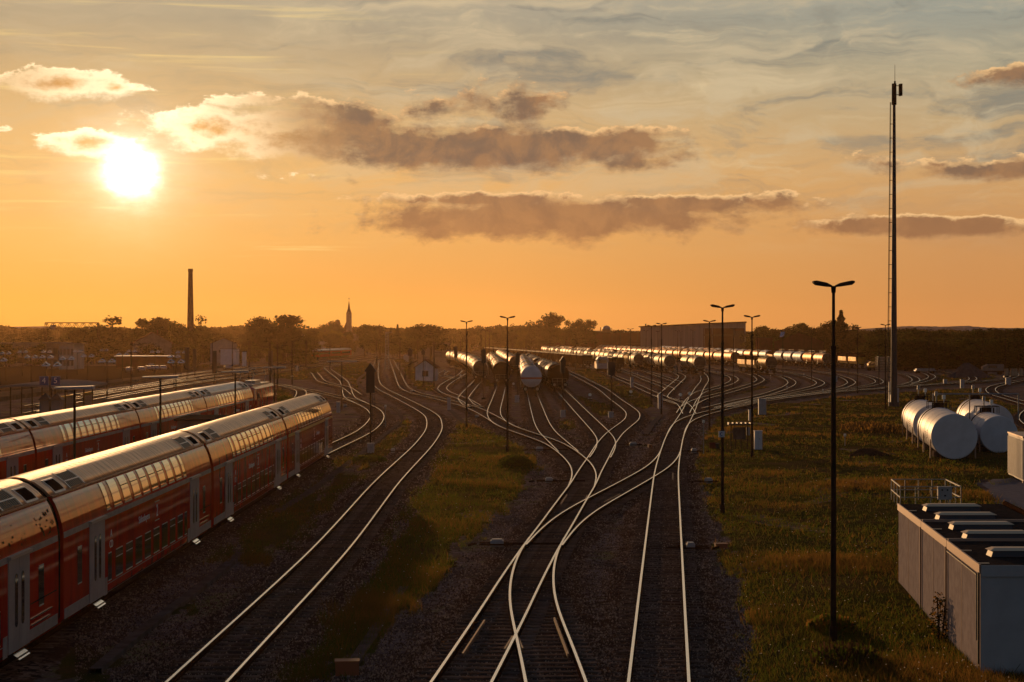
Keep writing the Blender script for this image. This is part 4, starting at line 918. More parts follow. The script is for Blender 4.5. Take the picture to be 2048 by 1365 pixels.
# ------------------------------------------------------------------ yard lamp posts
LH = 10.55
def lamp_post(height=LH, span=1.2, name='yard_lamp', head=0.55, r=.088):
    t = thing(name, None, 'lamp post')
    m = MB(); m.cyl((0, 0, 0), (0, 0, height - 1.9), r, r * .78, 12); m.cyl((0, 0, 0), (0, 0, .5), r * 1.35, r * 1.3, 12); m.cyl((0, 0, height - 1.95), (0, 0, height - 1.85), r * .9, r * .9, 12); m.build('pole', pole_m, t)
    m = MB(); m.cyl((0, 0, height - 1.9), (0, 0, height - .12), r * .55, r * .5, 10); m.cyl((0, 0, height - .3), (0, 0, height - .1), r * .7, r * .9, 10); m.build('pole_top', pole_m, t)
    for s in (-1, 1):
        m = MB(); a = height - .12; w = span / 2
        vs = []
        for k, zz, th, dd in ((.05, 0, .05, .08), (w * .35, .035, .11, .17), (w * .85, .085, .13, .19), (w, .13, .05, .15)):
            for q, z2 in ((-1, -.3), (1, -.3), (.8, .7), (-.8, .7)): vs.append((s * k, q * dd, a + zz + z2 * th))
        fs = []
        for i in range(3):
            for j in range(4): fs.append((4 * i + j, 4 * i + (j + 1) % 4, 4 * i + 4 + (j + 1) % 4, 4 * i + 4 + j))
        fs += [(3, 2, 1, 0), (12, 13, 14, 15)]; m.add(vs, fs); m.build('lamp_head', pole_m, t)
    return t
lp = lamp_post(); LG = 'twin-headed yard lamp posts'
LAMPS = [(1667, None, 52.6, 'tallest twin-headed yard lamp post in the right foreground'),
 (1445, None, 90.5, 'twin-headed lamp post with a small sign, left of the foreground one'),
 (1015, None, 139, 'twin-headed lamp post at the top of the centre grass strip'),
 (933, None, 176, 'twin-headed lamp post right of the gabled hut and its track'),
 (1504, None, 134, 'twin-headed lamp post beside the notice board'),
 (1323, None, 206, 'lamp post with the tall bluish cabinet at its foot'),
 (1303, None, 240, 'lamp post just left of the one with the bluish cabinet'),
 (1261, None, 335, 'slim lamp post in front of the long brown building'),
 (1419, None, 172, 'lamp post right of the straight track, behind the small signed one'),
 (1467, None, 318, 'slim lamp post before the big shed door'),
 (1715, None, 286, 'lamp post just right of the foreground one, beside the sixth curve'),
 (1771, None, 222, 'lamp post just left of the antenna mast, with a yellow mark'),
 (1758, None, 330, 'thin lamp post behind the one left of the antenna mast'),
 (1890, None, 420, 'lamp post in front of the gravel heap'),
 (1858, None, 365, 'thin lamp post right of the antenna mast'), (2011, None, 440, 'lamp post at the right edge before the trees'),
 (962, None, 370, 'thin lamp post above the left tank rows'), (971, None, 400, 'second thin lamp post above the left tank rows'),
 (979, None, 430, 'third thin lamp post above the left tank rows'), (986, None, 480, 'fourth thin lamp post above the left tank rows'),
 (1232, None, 400, 'thin lamp post by the dome shed'), (1240, None, 460, 'thin lamp post right of the dome shed'), (1355, None, 430, 'thin lamp post before the shed wall, leftmost of four'),
 (1292, None, 420, 'thin lamp post at the shed corner'), (1316, None, 470, 'thin lamp post right of the shed corner'), (1362, None, 500, 'thin lamp post before the middle of the shed wall'), (1386, None, 385, 'thin lamp post before the shed gate'),
 (1515, None, 400, 'thin lamp post right of the big shed'), (1623, None, 360, 'thin lamp post before the dark red building'), (1696, None, 420, 'thin lamp post before the spruce'), (1566, None, 395, 'thin lamp post under the bright tilted panel')]
sg = [l for l in LAMPS]
for i, (px, _, Z, lab) in enumerate(LAMPS):
    o = lp if i == 0 else copy_tree(lp)
    o.location = WX(px, Z); tag(o, lab, None, LG)
    if Z == 370 or (Z > 300 and i % 3 == 0): o.rotation_euler = (0, 0, .5)
# small signs carried by the lamp post with the sign
t = thing('round_symbol_sign', 'small white sign with a dark ring on the lamp post', 'sign', tuple(WX(1442.5, 90.3)))
m = MB(); m.box(-.15, .15, -.17, -.14, 3.95, 4.25); m.build('sign_board', blue_w, t)
m = MB(); n = 16
for i in range(13):
    a0, a1 = R(50 + i * 20), R(50 + (i + 1) * 20)
    m.add([(.05 * math.cos(a0), -.175, 4.10 + .05 * math.sin(a0)), (.09 * math.cos(a0), -.175, 4.10 + .09 * math.sin(a0)), (.09 * math.cos(a1), -.175, 4.10 + .09 * math.sin(a1)), (.05 * math.cos(a1), -.175, 4.10 + .05 * math.sin(a1))], [(0, 1, 2, 3)])
m.build('ring_symbol', blue_m, t)

# ------------------------------------------------------------------ antenna mast
Z = 232; t = thing('antenna_mast', 'very tall slender antenna mast with side ladder standing left of the storage tanks', 'antenna mast', tuple(WX(1788, Z)))
top = HZ(163, Z); hp = HZ(205, Z)
m = MB(); m.cyl((0, 0, 0), (0, 0, hp), .43, .19, 16); m.cyl((0, 0, 0), (0, 0, .6), .7, .7, 16); m.build('mast', mast_m, t)
m = MB(); m.cyl((.1, 0, hp), (.1, 0, top), .14, .12, 8); m.cyl((0.0, 0, HZ(210, Z)), (0, 0, HZ(168, Z)), .32, .30, 10); m.build('antenna_head', pole_m, t)
for dx_, dy_ in ((.92, 0), (.80, .3)):
    m = MB(); m.box(dx_ - .14, dx_ + .14, dy_ - .12, dy_ + .12, HZ(192, Z), HZ(168, Z)); m.bar((0, 0, HZ(172, Z)), (dx_, dy_, HZ(172, Z)), .06); m.bar((0, 0, HZ(190, Z)), (dx_, dy_, HZ(190, Z)), .06); m.build('antenna_panel', pole_m, t)
m = MB(); m.cyl((.1, 0, top), (.1, 0, HZ(130, Z)), .035, .02, 6); m.build('lightning_rod', pole_m, t)
m = MB(); m.bar((-.86, 0, 1), (-.50, 0, HZ(205, Z)), .07); m.bar((-.70, .2, 1), (-.36, .2, HZ(205, Z)), .05)
nb_ = 20
for i in range(nb_):
    z = 2 + i * (hp - 3) / nb_; k = z / hp; m.bar((-.86 + .36 * k, 0, z), (0, 0, z), .07)
m.build('ladder', pole_m, t)
for (dx_, w, h_) in ((-.9, .35, 3.6), (.55, 1.3, 2.4), (-.1, .7, 1.6)):
    pass
def cabinet(px, py, wpx, hpx, lab, dep=.5, material=cab_m, louvre=True, name='control_cabinet', z0=0.0, cat='cabinet', group=None):
    p = W(px, py, z0); s = F / p.y; w = wpx / s; h = hpx / s
    t = thing(name, lab, cat, (p.x, p.y, z0), 0, group)
    m = MB(); m.box(-w / 2, w / 2, 0, dep, .06, h - .05); m.box(-w / 2 + .03, w / 2 - .03, .03, dep - .03, 0, .06); m.build('case', material, t)
    m = MB(); m.box(-w / 2 - .03, w / 2 + .03, -.03, dep + .03, h - .05, h); m.build('lid', material, t)
    m = MB(); m.box(-.003, .003, -.006, 0, .12, h - .1); m.bar((w * .12, -.03, h * .55), (w * .12, -.03, h * .62), .02); m.build('door_handle', trim_m, t)
    return t
CB = 'grey lineside cabinets'
cabinet(1525, 831, 15, 33, 'tall light grey cabinet at the top edge of the right meadow', group=CB)
cabinet(1502, 843, 8, 23, 'small slim cabinet just left of the tall one on the meadow edge', group=CB)
cabinet(1517, 901, 15, 39, 'slim white cabinet with sunlit side, right of the notice board', material=tank_white, group=CB)
cabinet(741, 908, 13, 21, 'squat grey box at the foot of the big dark signal', group=CB)
cabinet(898, 821, 7, 25, 'narrow grey post box beside the ladder track', group=CB)
cabinet(1321, 818, 9, 30, 'tall bluish cabinet standing against a lamp post', group=CB)
cabinet(676, 826, 7, 22, 'grey cabinet just beyond the last coach', group=CB)
cabinet(1034, 806, 9, 15, 'grey foot box under the rectangular dark signal', group=CB)
cabinet(1126, 836, 10, 15, 'grey foot box under the signal right of the ribbed tank', group=CB)
cabinet(1222, 836, 10, 12, 'grey foot box under the signal on the diagonal grass strip', group=CB)
cabinet(1264, 777, 6, 22, 'grey twin box on the long grass strip left of the sidings', group=CB)
cabinet(1792, 808, 12, 31, 'large grey cabinet at the foot of the antenna mast', group=CB)
cabinet(1780.5, 806, 5, 42, 'very slim tall cabinet on the left of the mast foot', group=CB)
cabinet(1785, 810, 7, 20, 'low grey cabinet in front of the mast foot', group=CB)
cabinet(1891, 771, 7, 12, 'grey cabinet left of the gravel heap hairpin', group=CB); cabinet(1925, 777, 7, 18, 'grey cabinet in front of the gravel heap hairpin', group=CB)
cabinet(2017, 772, 10, 16, 'grey cabinet beside the wide double bend', group=CB); cabinet(1673, 764, 4, 12, 'small blue-grey cabinet right of the foreground lamp post', group=CB)
cabinet(812, 725, 10, 15, 'grey cabinet left of the small signal by the hut', group=CB); cabinet(594, 743, 5, 11, 'small grey cabinet beside the mains on the left', group=CB)
cabinet(889, 806 - 60, 3, 6, 'tiny cabinet right of the gabled hut', group=CB)
# notice board with a corrugated little roof
p = W(1478, 901, 0); t = thing('notice_board', 'weathered board under a narrow scalloped roof on the right meadow', 'notice board', tuple(p))
s = F / p.y
m = MB(); m.box(-12 / s, 13 / s, -.03, .03, 22 / s, 46 / s); m.build('board', conc_m, t)
m = MB(); m.box(15 / s, 22 / s, -.03, .03, 30 / s, 46 / s); m.build('side_board', cab_m, t)
m = MB()
for k in range(6): m.cyl(((-20 + 8.6 * k) / s, -.5, 54 / s), ((-20 + 8.6 * k) / s, .5, 54 / s), .07, n=8)
m.box(-22 / s, 25 / s, -.5, .5, 51 / s, 53.5 / s); m.build('roof', trim_m, t)
for q in (-16, -6, 5, 17):
    m = MB(); m.box(q / s - .04, q / s + .04, -.04 + (.3 if q in (-6, 5) else 0), .04 + (.3 if q in (-6, 5) else 0), 0, (51 if q in (-16, 17) else 24) / s); m.build('post', pole_m, t)

# ------------------------------------------------------------------ storage tanks
def stor(label, c, L, D, ang, ribs=3):
    t = thing('storage_tank', label, 'storage tank', (c[0], c[1], 0), ang, 'white storage tanks')
    r = D / 2; cz = r + .1
    m = MB(); m.lathe_y([(.03, r), (L - .03, r)], 0, cz, 64); m.lathe_y([(0, r - .03), (.03, r)], 0, cz, 64); m.lathe_y([(L - .03, r), (L, r - .03)], 0, cz, 64); m.build('tank', tank_white, t)
    m = MB(); m.lathe_y([(.03, r), (.03, r + .03), (.12, r + .03), (.12, r)], 0, cz, 48); m.lathe_y([(L - .12, r), (L - .12, r + .03), (L - .03, r + .03), (L - .03, r)], 0, cz, 48)
    for i in range(ribs): y = (i + 1) * L / (ribs + 1); m.lathe_y([(y - .03, r), (y - .03, r + .012), (y + .03, r + .012), (y + .03, r)], 0, cz, 48)
    m.build('weld_ring', tank_white, t)
    for y in (L * .08, L * .55, L * .93):
        for s in (-1, 1):
            m = MB(); m.box(s * (r - .02) - .05, s * (r - .02) + .05, y - .06, y + .06, 0, 1.45 if y < L / 2 else 1.6); m.build('leg', fascia_m, t)
    m = MB(); m.box(-r * .8, r * .8, L * .15, L * .25, 0, .5); m.box(-r * .8, r * .8, L * .75, L * .85, 0, .5); m.build('saddle', conc_m, t)
    y = L * .93; m = MB(); m.cyl((0, y, cz + r - .05), (0, y, cz + r + .3), .38, n=14); m.cyl((0, y, cz + r + .3), (0, y, cz + r + .36), .45, n=14)
    for k in range(5): m.cyl((.55 * math.cos(k * 1.3), y + .55 * math.sin(k * 1.3), cz + r - .3), (.55 * math.cos(k * 1.3), y + .55 * math.sin(k * 1.3), cz + r + .35), .06, n=8)
    for a, b in (((-.9, y - .7), (.9, y - .7)), ((.9, y - .7), (.9, y + .7)), ((.9, y + .7), (-.9, y + .7)), ((-.9, y + .7), (-.9, y - .7))):
        m.bar((*a, cz + r + .45), (*b, cz + r + .45), .05); m.bar((*a, cz + r - .1), (*a, cz + r + .45), .05)
    m.build('manhole', pole_m, t)
    m = MB(); m.cyl((-.2, y + .2, cz + r), (-.2, y + .2, cz + r + .9), .05, n=8); m.cyl((-.2, y + .2, cz + r + .9), (-.2, y + .2, cz + r + 1.25), .14, .12, 10); m.build('vent', galv, t)
    m = MB(); m.box(.25, .5, y - .1, y + .1, cz + r + .65, cz + r + .98); m.cyl((.38, y, cz + r + .3), (.38, y, cz + r + .65), .04, n=6); m.build('gauge_box', lit_m, t)
    m = MB(); yl = L * .80
    for q in (-.2, .2):
        prev = None
        for i in range(9):
            a = R(100 - i * 11.5); pnt = (-(r + .12) * math.sin(a), yl + q, cz + (r + .12) * math.cos(a))
            if prev: m.bar(prev, pnt, .04)
            prev = pnt
        m.bar((-(r + .12), yl + q, 0.1), (-(r + .12), yl + q, cz), .04)
    m.build('ladder', pole_m, t)
    for (yy, z0, z1) in ((L * .30, cz - .35, cz + .35), (L * .38, cz - .45, cz + .15)):
        m = MB(); x = -math.sqrt(r * r - .1) - .006
        for k in range(4): zc = z0 + (z1 - z0) * k / 4; x = -math.sqrt(max(.01, r * r - (zc + .06 - cz) ** 2)) - .012; m.box(x, x + .01, yy - .12, yy + .12, zc, zc + .11)
        m.build('warning_plate', stain_m, t)
    return t
A8 = -.15; stor('large white storage tank with a round blue-grey end, nearest of the left pair', (32.2, 131, 0), 14.2, 3.25, A8)
stor('white storage tank standing end to end behind the nearest one', (32.2 + .15 * 17.5, 148.7, 0), 14.8, 3.25, A8)
stor('smaller white storage tank partly behind the nearest, at the right', (37.4, 138.2, 0), 9.2, 2.78, A8, 4)
stor('white storage tank behind the smaller right one', (40.0, 149.5, 0), 15.2, 3.25, A8)
t = thing('transfer_pipe', 'thin steel pipe bridging the tops of the two tank rows', 'pipe', (34.5, 147.5, 0))
m = MB(); m.cyl((0, 0, 4.3), (7.0, 0, 4.3), .06, n=8); m.cyl((7.0, 0, 4.3), (7.0, 0, 2.2), .06, n=8); m.cyl((0, 0, 4.3), (0, 0, 3.5), .06, n=8); m.cyl((3, 0, 0), (3, 0, 4.3), .05, n=8); m.build('pipe', galv, t)

# ------------------------------------------------------------------ railed pit with switch box
t = thing('guard_railing', 'galvanised guard railing round a pit between tanks and garages', 'railing', (20.5, 93.6, 0))
m = MB()
cs = [(-.3, 0), (2.85, 0), (3.2, 4.8), (.25, 4.8)]
for i, (a, b) in enumerate(zip(cs, cs[1:] + cs[:1])):
    for z in (.62, 1.18): m.bar((*a, z), (*b, z), .05)
    k = 4 if i % 2 == 0 else 3
    for j in range(k): q = j / k; m.bar((a[0] + (b[0] - a[0]) * q, a[1] + (b[1] - a[1]) * q, 0), (a[0] + (b[0] - a[0]) * q, a[1] + (b[1] - a[1]) * q, 1.18), .05)
m.build('rails', galv, t)
t = thing('switch_box', 'grey switch box with dials fixed at the guard railing', 'switch box', (22.4, 93.2, 0))
m = MB(); m.box(-.36, .36, -.12, .12, .55, 1.22); m.build('case', cab_m, t)
for q in (-.15, .12):
    m = MB(); m.cyl((q, -.15, 1.05), (q, -.12, 1.05), .045, n=10); m.build('dial', trim_m, t)
m = MB(); m.box(-.05, .05, -.15, -.12, .72, .80); m.build('socket', trim_m, t)
for q in (-.2, .2): m = MB(); m.box(q - .03, q + .03, -.03, .03, 0, .55); m.build('leg', galv, t)

# ------------------------------------------------------------------ garages in the right foreground
gt = thing('prefab_garage', 'row of joined prefabricated garages with roof lights in the right foreground', 'garage', (12.35, 47.4, 0), -.0)
lean = (13.96 - 12.35) / 17.6
def gx(y): return lean * y
GW, GH, GD = 3.7, 2.95, 17.6
cuts = [0, 5.75, 11.3, GD]
for k in range(3):
    y0, y1 = cuts[k] + (.03 if k else 0), cuts[k + 1] - .03
    for j, (a, b) in enumerate(((y0, y0 + (y1 - y0) * .62), (y0 + (y1 - y0) * .62, y1))):
        pass
    m = MB(); m.add([(gx(y0), y0, 0), (gx(y0) + GW, y0, 0), (gx(y1) + GW, y1, 0), (gx(y1), y1, 0), (gx(y0), y0, GH - .22), (gx(y0) + GW, y0, GH - .22), (gx(y1) + GW, y1, GH - .22), (gx(y1), y1, GH - .22)],
        [(0, 3, 2, 1), (4, 5, 6, 7), (1, 2, 6, 5), (2, 3, 7, 6), (3, 0, 4, 7)], 0); m.add([(gx(y0), y0, 0), (gx(y0) + GW, y0, 0), (gx(y0) + GW, y0, GH - .22), (gx(y0), y0, GH - .22)], [(0, 1, 2, 3)], 1)
    w = m.build('wall', [panel_m, garage_end], gt)
    m = MB(); ys = y0 + (y1 - y0) * .55
    m.bar((gx(ys) - .004, ys, .02), (gx(ys) - .004, ys, GH - .24), .012, .025); m.build('panel_joint', fascia_m, w)
    m = MB(); m.bar((gx(y0) - .035, y0 + .1, 0), (gx(y0) - .035, y0 + .1, GH - .2), .05, .05); m.build('downpipe', fascia_m if k else trim_m, gt)
    m = MB(); m.bar((gx(y0) - .02, y0, GH - .11), (gx(y1) - .02, y1, GH - .11), .05, .24); m.build('fascia', fascia_m, gt)
    m = MB(); m.add([(gx(y0) + .01, y0, GH - .21), (gx(y0) + GW, y0, GH - .21), (gx(y1) + GW, y1, GH - .21), (gx(y1) + .01, y1, GH - .21), (gx(y0) + .01, y0, GH - .02), (gx(y0) + GW, y0, GH - .02), (gx(y1) + GW, y1, GH - .02), (gx(y1) + .01, y1, GH - .02)],
        [(0, 3, 2, 1), (4, 5, 6, 7), (0, 1, 5, 4), (1, 2, 6, 5), (2, 3, 7, 6), (3, 0, 4, 7)]); m.build('roof', bitumen, gt)
    if k: m = MB(); m.bar((gx(y0), y0 - .03, GH + .02), (gx(y0) + GW, y0 - .03, GH + .02), .08, .08); m.build('roof_divider', fascia_m, gt)
    for j in range(2):
        yy = y0 + .25 + j * (y1 - y0) * .5; m = MB(); m.box(gx(yy) - .03, gx(yy) + .26, yy - .03, yy + .03, GH + .005, GH + .03); m.build('roof_clip', sky_w, gt)
m = MB(); m.box(0, GW, -.05, -.02, GH - .30, GH - .0); m.build('front_fascia', garage_end, gt)
m = MB(); m.cyl((GW + .15, -.5, GH), (gx(GD) + GW + .15, GD, GH), .09, n=10)
m.build('gutter_pipe', rust, gt)
for i, y in enumerate((1.9, 5.0, 7.9, 10.6, 14.2)):
    y = {0: 2.0, 1: 6.3, 2: 8.9, 3: 11.9, 4: 14.9}[i]
    x0 = gx(y) + .55; x1 = x0 + 1.9
    m = MB(); q = .27
    m.add([(x0, y - q, GH), (x1, y - q, GH), (x1, y + q, GH), (x0, y + q, GH), (x0 + .06, y - q + .02, GH + .17), (x1 - .06, y - q + .02, GH + .17), (x1 - .06, y + q - .02, GH + .17), (x0 + .06, y + q - .02, GH + .17)],
          [(0, 1, 5, 4), (1, 2, 6, 5), (2, 3, 7, 6), (3, 0, 4, 7)])
    sk_ = m.build('roof_light', sky_s, gt)
    m = MB(); m.add([(x0 - .03, y - q - .02, GH + .17), (x1 + .03, y - q - .02, GH + .17), (x1 + .03, y + q + .02, GH + .17), (x0 - .03, y + q + .02, GH + .17), (x0 + .12, y - q * .5, GH + .24), (x1 - .12, y - q * .5, GH + .24), (x1 - .12, y + q * .5, GH + .24), (x0 + .12, y + q * .5, GH + .24)],
          [(0, 3, 2, 1), (4, 5, 6, 7), (0, 1, 5, 4), (1, 2, 6, 5), (2, 3, 7, 6), (3, 0, 4, 7)]); m.build('cover', sky_w, sk_)
m = MB(); m.bar((gx(.4) - .05, .4, .9), (gx(.4) - .05, .4, GH - .3), .035); m.bar((gx(.4) - .05, .4, GH - .3), (gx(5.6) - .05, 5.6, GH - .3), .035); m.build('cable_conduit', galv, gt)
t = thing('steel_container', 'grey ribbed steel container cut by the right edge', 'container', (31.4, 110.5, 0), -.12)
m = MB(); m.box(0, 2.4, 0, 6, .1, 2.75)
for i in range(20): m.box(-.04, 0, .15 + i * .3, .30 + i * .3, .2, 2.6)
m.build('body', cab_m, t); m = MB(); m.box(-.05, 2.45, -.05, 6.05, 2.75, 2.85); m.box(-.05, 2.45, -.05, .1, 0, .12); m.build('frame', fascia_m, t)

# ------------------------------------------------------------------ gabled hut in the yard
def gable(name, lab, cat, x, y, w, d, he, hr, rz, wallm, roofm, wins=(), chim=False, group=None, over=.3):
    t = thing(name, lab, cat, (x, y, 0), rz, group)
    m = MB(); m.prof([(-w / 2, 0), (-w / 2, he), (0, hr), (w / 2, he), (w / 2, 0)], 0, d); m.build('wall', wallm, t)
    m = MB(); sl_ = (hr - he) / (w / 2); o = over
    P = [(-w / 2 - o, he - sl_ * o + .02), (0, hr + .02), (w / 2 + o, he - sl_ * o + .02)]
    m.prof(P + [(x_, z + .16) for x_, z in P[::-1]], -o, d + o); rf = m.build('roof', roofm, t)
    if chim: m = MB(); m.box(w * .12, w * .12 + .5, d * .4, d * .4 + .5, hr - .8, hr + .9); m.build('chimney', brick_m, rf)
    for (wx, wz, ww, wh) in wins:
        m = MB(); m.box(wx - ww / 2, wx + ww / 2, -.04, .0, wz, wz + wh); q = m.build('window', winm, t)
        m = MB(); m.box(wx - ww / 2 - .06, wx + ww / 2 + .06, -.08, -.04, wz - .08, wz); m.box(wx - .03, wx + .03, -.06, -.04, wz, wz + wh); m.build('frame', frame_m, q)
    return t
p = W(850, 762, 0); s = F / p.y
gable('gabled_hut', 'small pale gabled hut with one square window beside the ladder track', 'hut', p.x, p.y, 39 / s, 4.5, 27 / s, 41 / s, -.12, hut_m, tile_m, [(.05, 9 / s, 12 / s, 11 / s)], over=.35)
t = thing('side_awning', 'sloping wooden awning catching light behind the gabled hut', 'awning', (p.x - 2.6, p.y + 5.5, 0), -.12)
m = MB(); m.add([(-2, 0, 3.0), (.3, 0, 4.2), (.3, 5, 4.2), (-2, 5, 3.0), (-2, 0, 2.9), (.3, 0, 4.1), (.3, 5, 4.1), (-2, 5, 2.9)], [(0, 1, 2, 3), (7, 6, 5, 4), (0, 4, 5, 1), (1, 5, 6, 2), (2, 6, 7, 3), (3, 7, 4, 0)]); m.build('roof', wood_m, t)
for q in ((-1.9, .2), (-1.9, 4.8), (.2, .2), (.2, 4.8)): m = MB(); m.box(q[0] - .07, q[0] + .07, q[1] - .07, q[1] + .07, 0, 2.95); m.build('post', pole_m, t)

# ------------------------------------------------------------------ signals
def signal(px, pyb, pyt, wpx, hpx, lab, style='peak', group='dark light signals'):
    p = W(px, pyb, 0); s = F / p.y; H = (pyb - pyt) / s; w = wpx / s; h = hpx / s
    t = thing('light_signal', lab, 'signal', tuple(p), 0, group)
    m = MB(); m.cyl((0, 0, 0), (0, 0, H - h * .5), .07, .06, 8); m.box(-.3, .3, -.2, .2, 0, .3); m.build('mast', pole_m, t)
    m = MB(); pk = w * .75 if style == 'peak' else 0
    if pk: m.prof([(-w / 2, H - h), (-w / 2, H - pk), (0, H), (w / 2, H - pk), (w / 2, H - h)], -.12, .12); m.prof([(-w / 2 - .1, H - pk - .05), (0, H + .08), (w / 2 + .1, H - pk - .05), (w / 2 + .1, H - pk - .12), (-w / 2 - .1, H - pk - .12)], -.3, .3)
    else: m.box(-w / 2, w / 2, -.12, .12, H - h, H)
    m.build('signal_screen', trim_m, t)
    m = MB()
    for k in range(3): m.cyl((0, .12, H - h * (.3 + .2 * k)), (0, .38, H - h * (.3 + .2 * k)), .12, .14, 10)
    m.build('lamp_hood', trim_m, t)
    m = MB(); m.bar((.13, .1, .3), (.13, .1, H - h), .03); m.bar((.33, .1, .3), (.33, .1, H - h), .03)
    for k in range(10): z = .5 + k * (H - h - .6) / 10; m.bar((.13, .1, z), (.33, .1, z), .025)
    m.build('ladder', pole_m, t)
signal(741, 905, 728, 17, 58, 'big dark signal with a pointed hood, left of the curving track')
signal(820, 772, 696, 9, 16, 'dark hooded signal left of the gabled hut'); signal(846.5, 774, 699, 7, 11, 'thin dark signal in front of the gabled hut roof')
signal(911.5, 770, 692, 7, 24, 'dark signal before the leftmost tank row'); signal(967, 800, 697, 8, 30, 'dark hooded signal before the dark round tank end')
signal(1035.5, 800, 706, 9, 25, 'dark rectangular signal beside the white gas tank', 'flat'); signal(1126, 832, 714, 10, 33, 'dark signal right of the ribbed tank row', 'peak')
signal(1223, 830, 724, 15, 27, 'wide dark signal screen on the diagonal grass strip', 'flat')
for px, yb, yt, w, lab in ((374, 762, 695, 8, 'dark tall signal left of the white gabled house'), (389, 756, 698, 7, 'paler tall signal between two darker ones on the left'), (429, 768, 702, 9, 'dark tall signal before the white gabled house'), (541, 750, 702, 9, 'dark signal above the locomotive')):
    signal(px, yb, yt, w, 45, lab, 'flat')
# ------------------------------------------------------------------ platforms and their furniture on the left
def ground_quad(name, pts, z0, z1, material, kind=None, lab=None, cat=None, px=True):
    P = [W(a, b, z1) for a, b in pts] if px else [Vector((a, b, z1)) for a, b in pts]
    c = sum(P, Vector()) / len(P); m = MB(); n = len(P)
    vs = [(p.x - c.x, p.y - c.y, z1) for p in P] + [(p.x - c.x, p.y - c.y, z0) for p in P]
    m.add(vs, [tuple(range(n)), tuple(range(2 * n - 1, n - 1, -1))] + [(i, i + n, (i + 1) % n + n, (i + 1) % n) for i in range(n)])
    o = m.build(name, material, None, (c.x, c.y, 0)); tag(o, lab, cat, None, kind); return o
ground_quad('platform', [(-23.2, 60), (-18.2, 60), (-18.2, 138), (-23.2, 138)], 0, .62, platform_m, 'structure', px=False)
ground_quad('platform', [(-51.5, 120), (-45.0, 120), (-51, 262), (-55.5, 262)], 0, .62, platform_m, 'structure', px=False)
ground_quad('platform', [(-76, 160), (-69.0, 160), (-75, 400), (-79, 400)], 0, .62, platform_m, 'structure', px=False)
ground_quad('station_road', [(-150, 240), (-84, 240), (-84, 560), (-150, 560)], -.2, .02, paved_m, 'structure', px=False)
PG = 'flat-topped platform lamps'
def slab_lamp(x, y, h, w, lab):
    t = thing('platform_lamp', lab, 'lamp post', (x, y, 0), 0, PG)
    m = MB(); m.cyl((0, 0, 0), (0, 0, h - .1), .07, .06, 10); m.build('pole', pole_m, t)
    m = MB(); m.prof([(-w / 2, h - .05), (-w / 2, h + .02), (w / 2, h + .08), (w / 2, h - .08)], -.25, .25); m.build('lamp_panel', cab_m, t)
slab_lamp(-20.9, 86, 6.55, 1.85, 'flat-topped platform lamp between the trains, nearest and leftmost'); slab_lamp(-20.9, 107, 6.6, 2.1, 'flat-topped platform lamp between the trains, second from the left')
slab_lamp(-21.0, 159, 6.3, 2.0, 'flat-topped lamp beside the locomotive'); slab_lamp(-21.0, 222, 6.0, 3.6, 'flat-topped lamp by the mains, farthest of its row')
slab_lamp(-20.6, 134, 6.4, 2.0, 'thin flat-topped lamp near the platform hut')
t = thing('platform_hut', 'low flat-roofed hut between the two red trains', 'hut', (-20.9, 121.5, 0))
m = MB(); m.box(-1.7, 1.7, 0, 6, .6, 3.3); m.build('wall', plaster2, t); m = MB(); m.box(-1.9, 1.9, -.2, 6.2, 3.3, 3.46); m.build('roof', bitumen, t)
for q in (1.5, 4.5): m = MB(); m.box(1.7, 1.74, q - .6, q + .6, 1.6, 2.9); m.build('window', winm, t)
def shelter(lab, x, y, w, d, h, rz, glass=True):
    t = thing('platform_shelter', lab, 'shelter', (x, y, 0), rz)
    m = MB(); P = [(-w / 2, h), (-w / 4, h + .28), (0, h + .38), (w / 4, h + .28), (w / 2, h)]; m.prof(P + [(a, b - .22) for a, b in P[::-1]], 0, d, 0, True, False); m.build('roof', flatroof, t)
    for i in range(5):
        for s in (-1, 1): m = MB(); m.cyl((s * w * .32, .4 + i * (d - .8) / 4, .6), (s * w * .32, .4 + i * (d - .8) / 4, h), .07, n=8); m.build('post', pole_m, t)
    if glass:
        for i in (0, 1, 3): m = MB(); m.box(w * .30, w * .32, .5 + i * (d - .8) / 4, .3 + (i + 1) * (d - .8) / 4, .8, 2.7); m.build('glass_pane', dark_glass, t)
    m = MB(); m.box(-.5, 0, d * .3, d * .6, .95, 1.05); m.box(-.05, 0, d * .3, d * .6, 1.05, 1.4); m.build('bench', trim_m, t)
shelter('glazed platform shelter with curved roof at the left edge', -50.2, 186, 9.0, 22, 3.7, .05)
t = thing('info_board', 'dark board with platform number beside the shelter', 'sign', tuple(WX(92, 178)))
for q, s_ in ((-.2, '4'), (.95, '5')):
    m = MB(); m.box(q - .45, q + .45, -.05, .05, 4.2, 5.1); m.build('number_board', blue_m, t); text_mesh(s_, .8, 'number', white_text, t, (q, -.06, 4.65), (R(90), 0, 0))
m = MB(); m.cyl((.4, 0, 0), (.4, 0, 5.1), .06, n=8); m.build('post', pole_m, t)
for i, (px, pyt, Z) in enumerate(((91, 786, 176), (114, 786, 176))):
    t = thing('clock_roof', ['small dark pyramid roof on the left platform, left one of two', 'small dark pyramid roof on the left platform, right one of two'][i], 'kiosk', tuple(WX(px, Z)), 0, 'pyramid-roofed kiosks')
    z = HZ(pyt, Z); m = MB(); m.add([(-.62, -.62, z - .7), (.62, -.62, z - .7), (.62, .62, z - .7), (-.62, .62, z - .7), (0, 0, z)], [(0, 1, 4), (1, 2, 4), (2, 3, 4), (3, 0, 4), (3, 2, 1, 0)]); m.build('roof', trim_m, t)
    m = MB(); m.box(-.45, .45, -.45, .45, .6, z - .7); m.build('kiosk_body', plaster2, t)
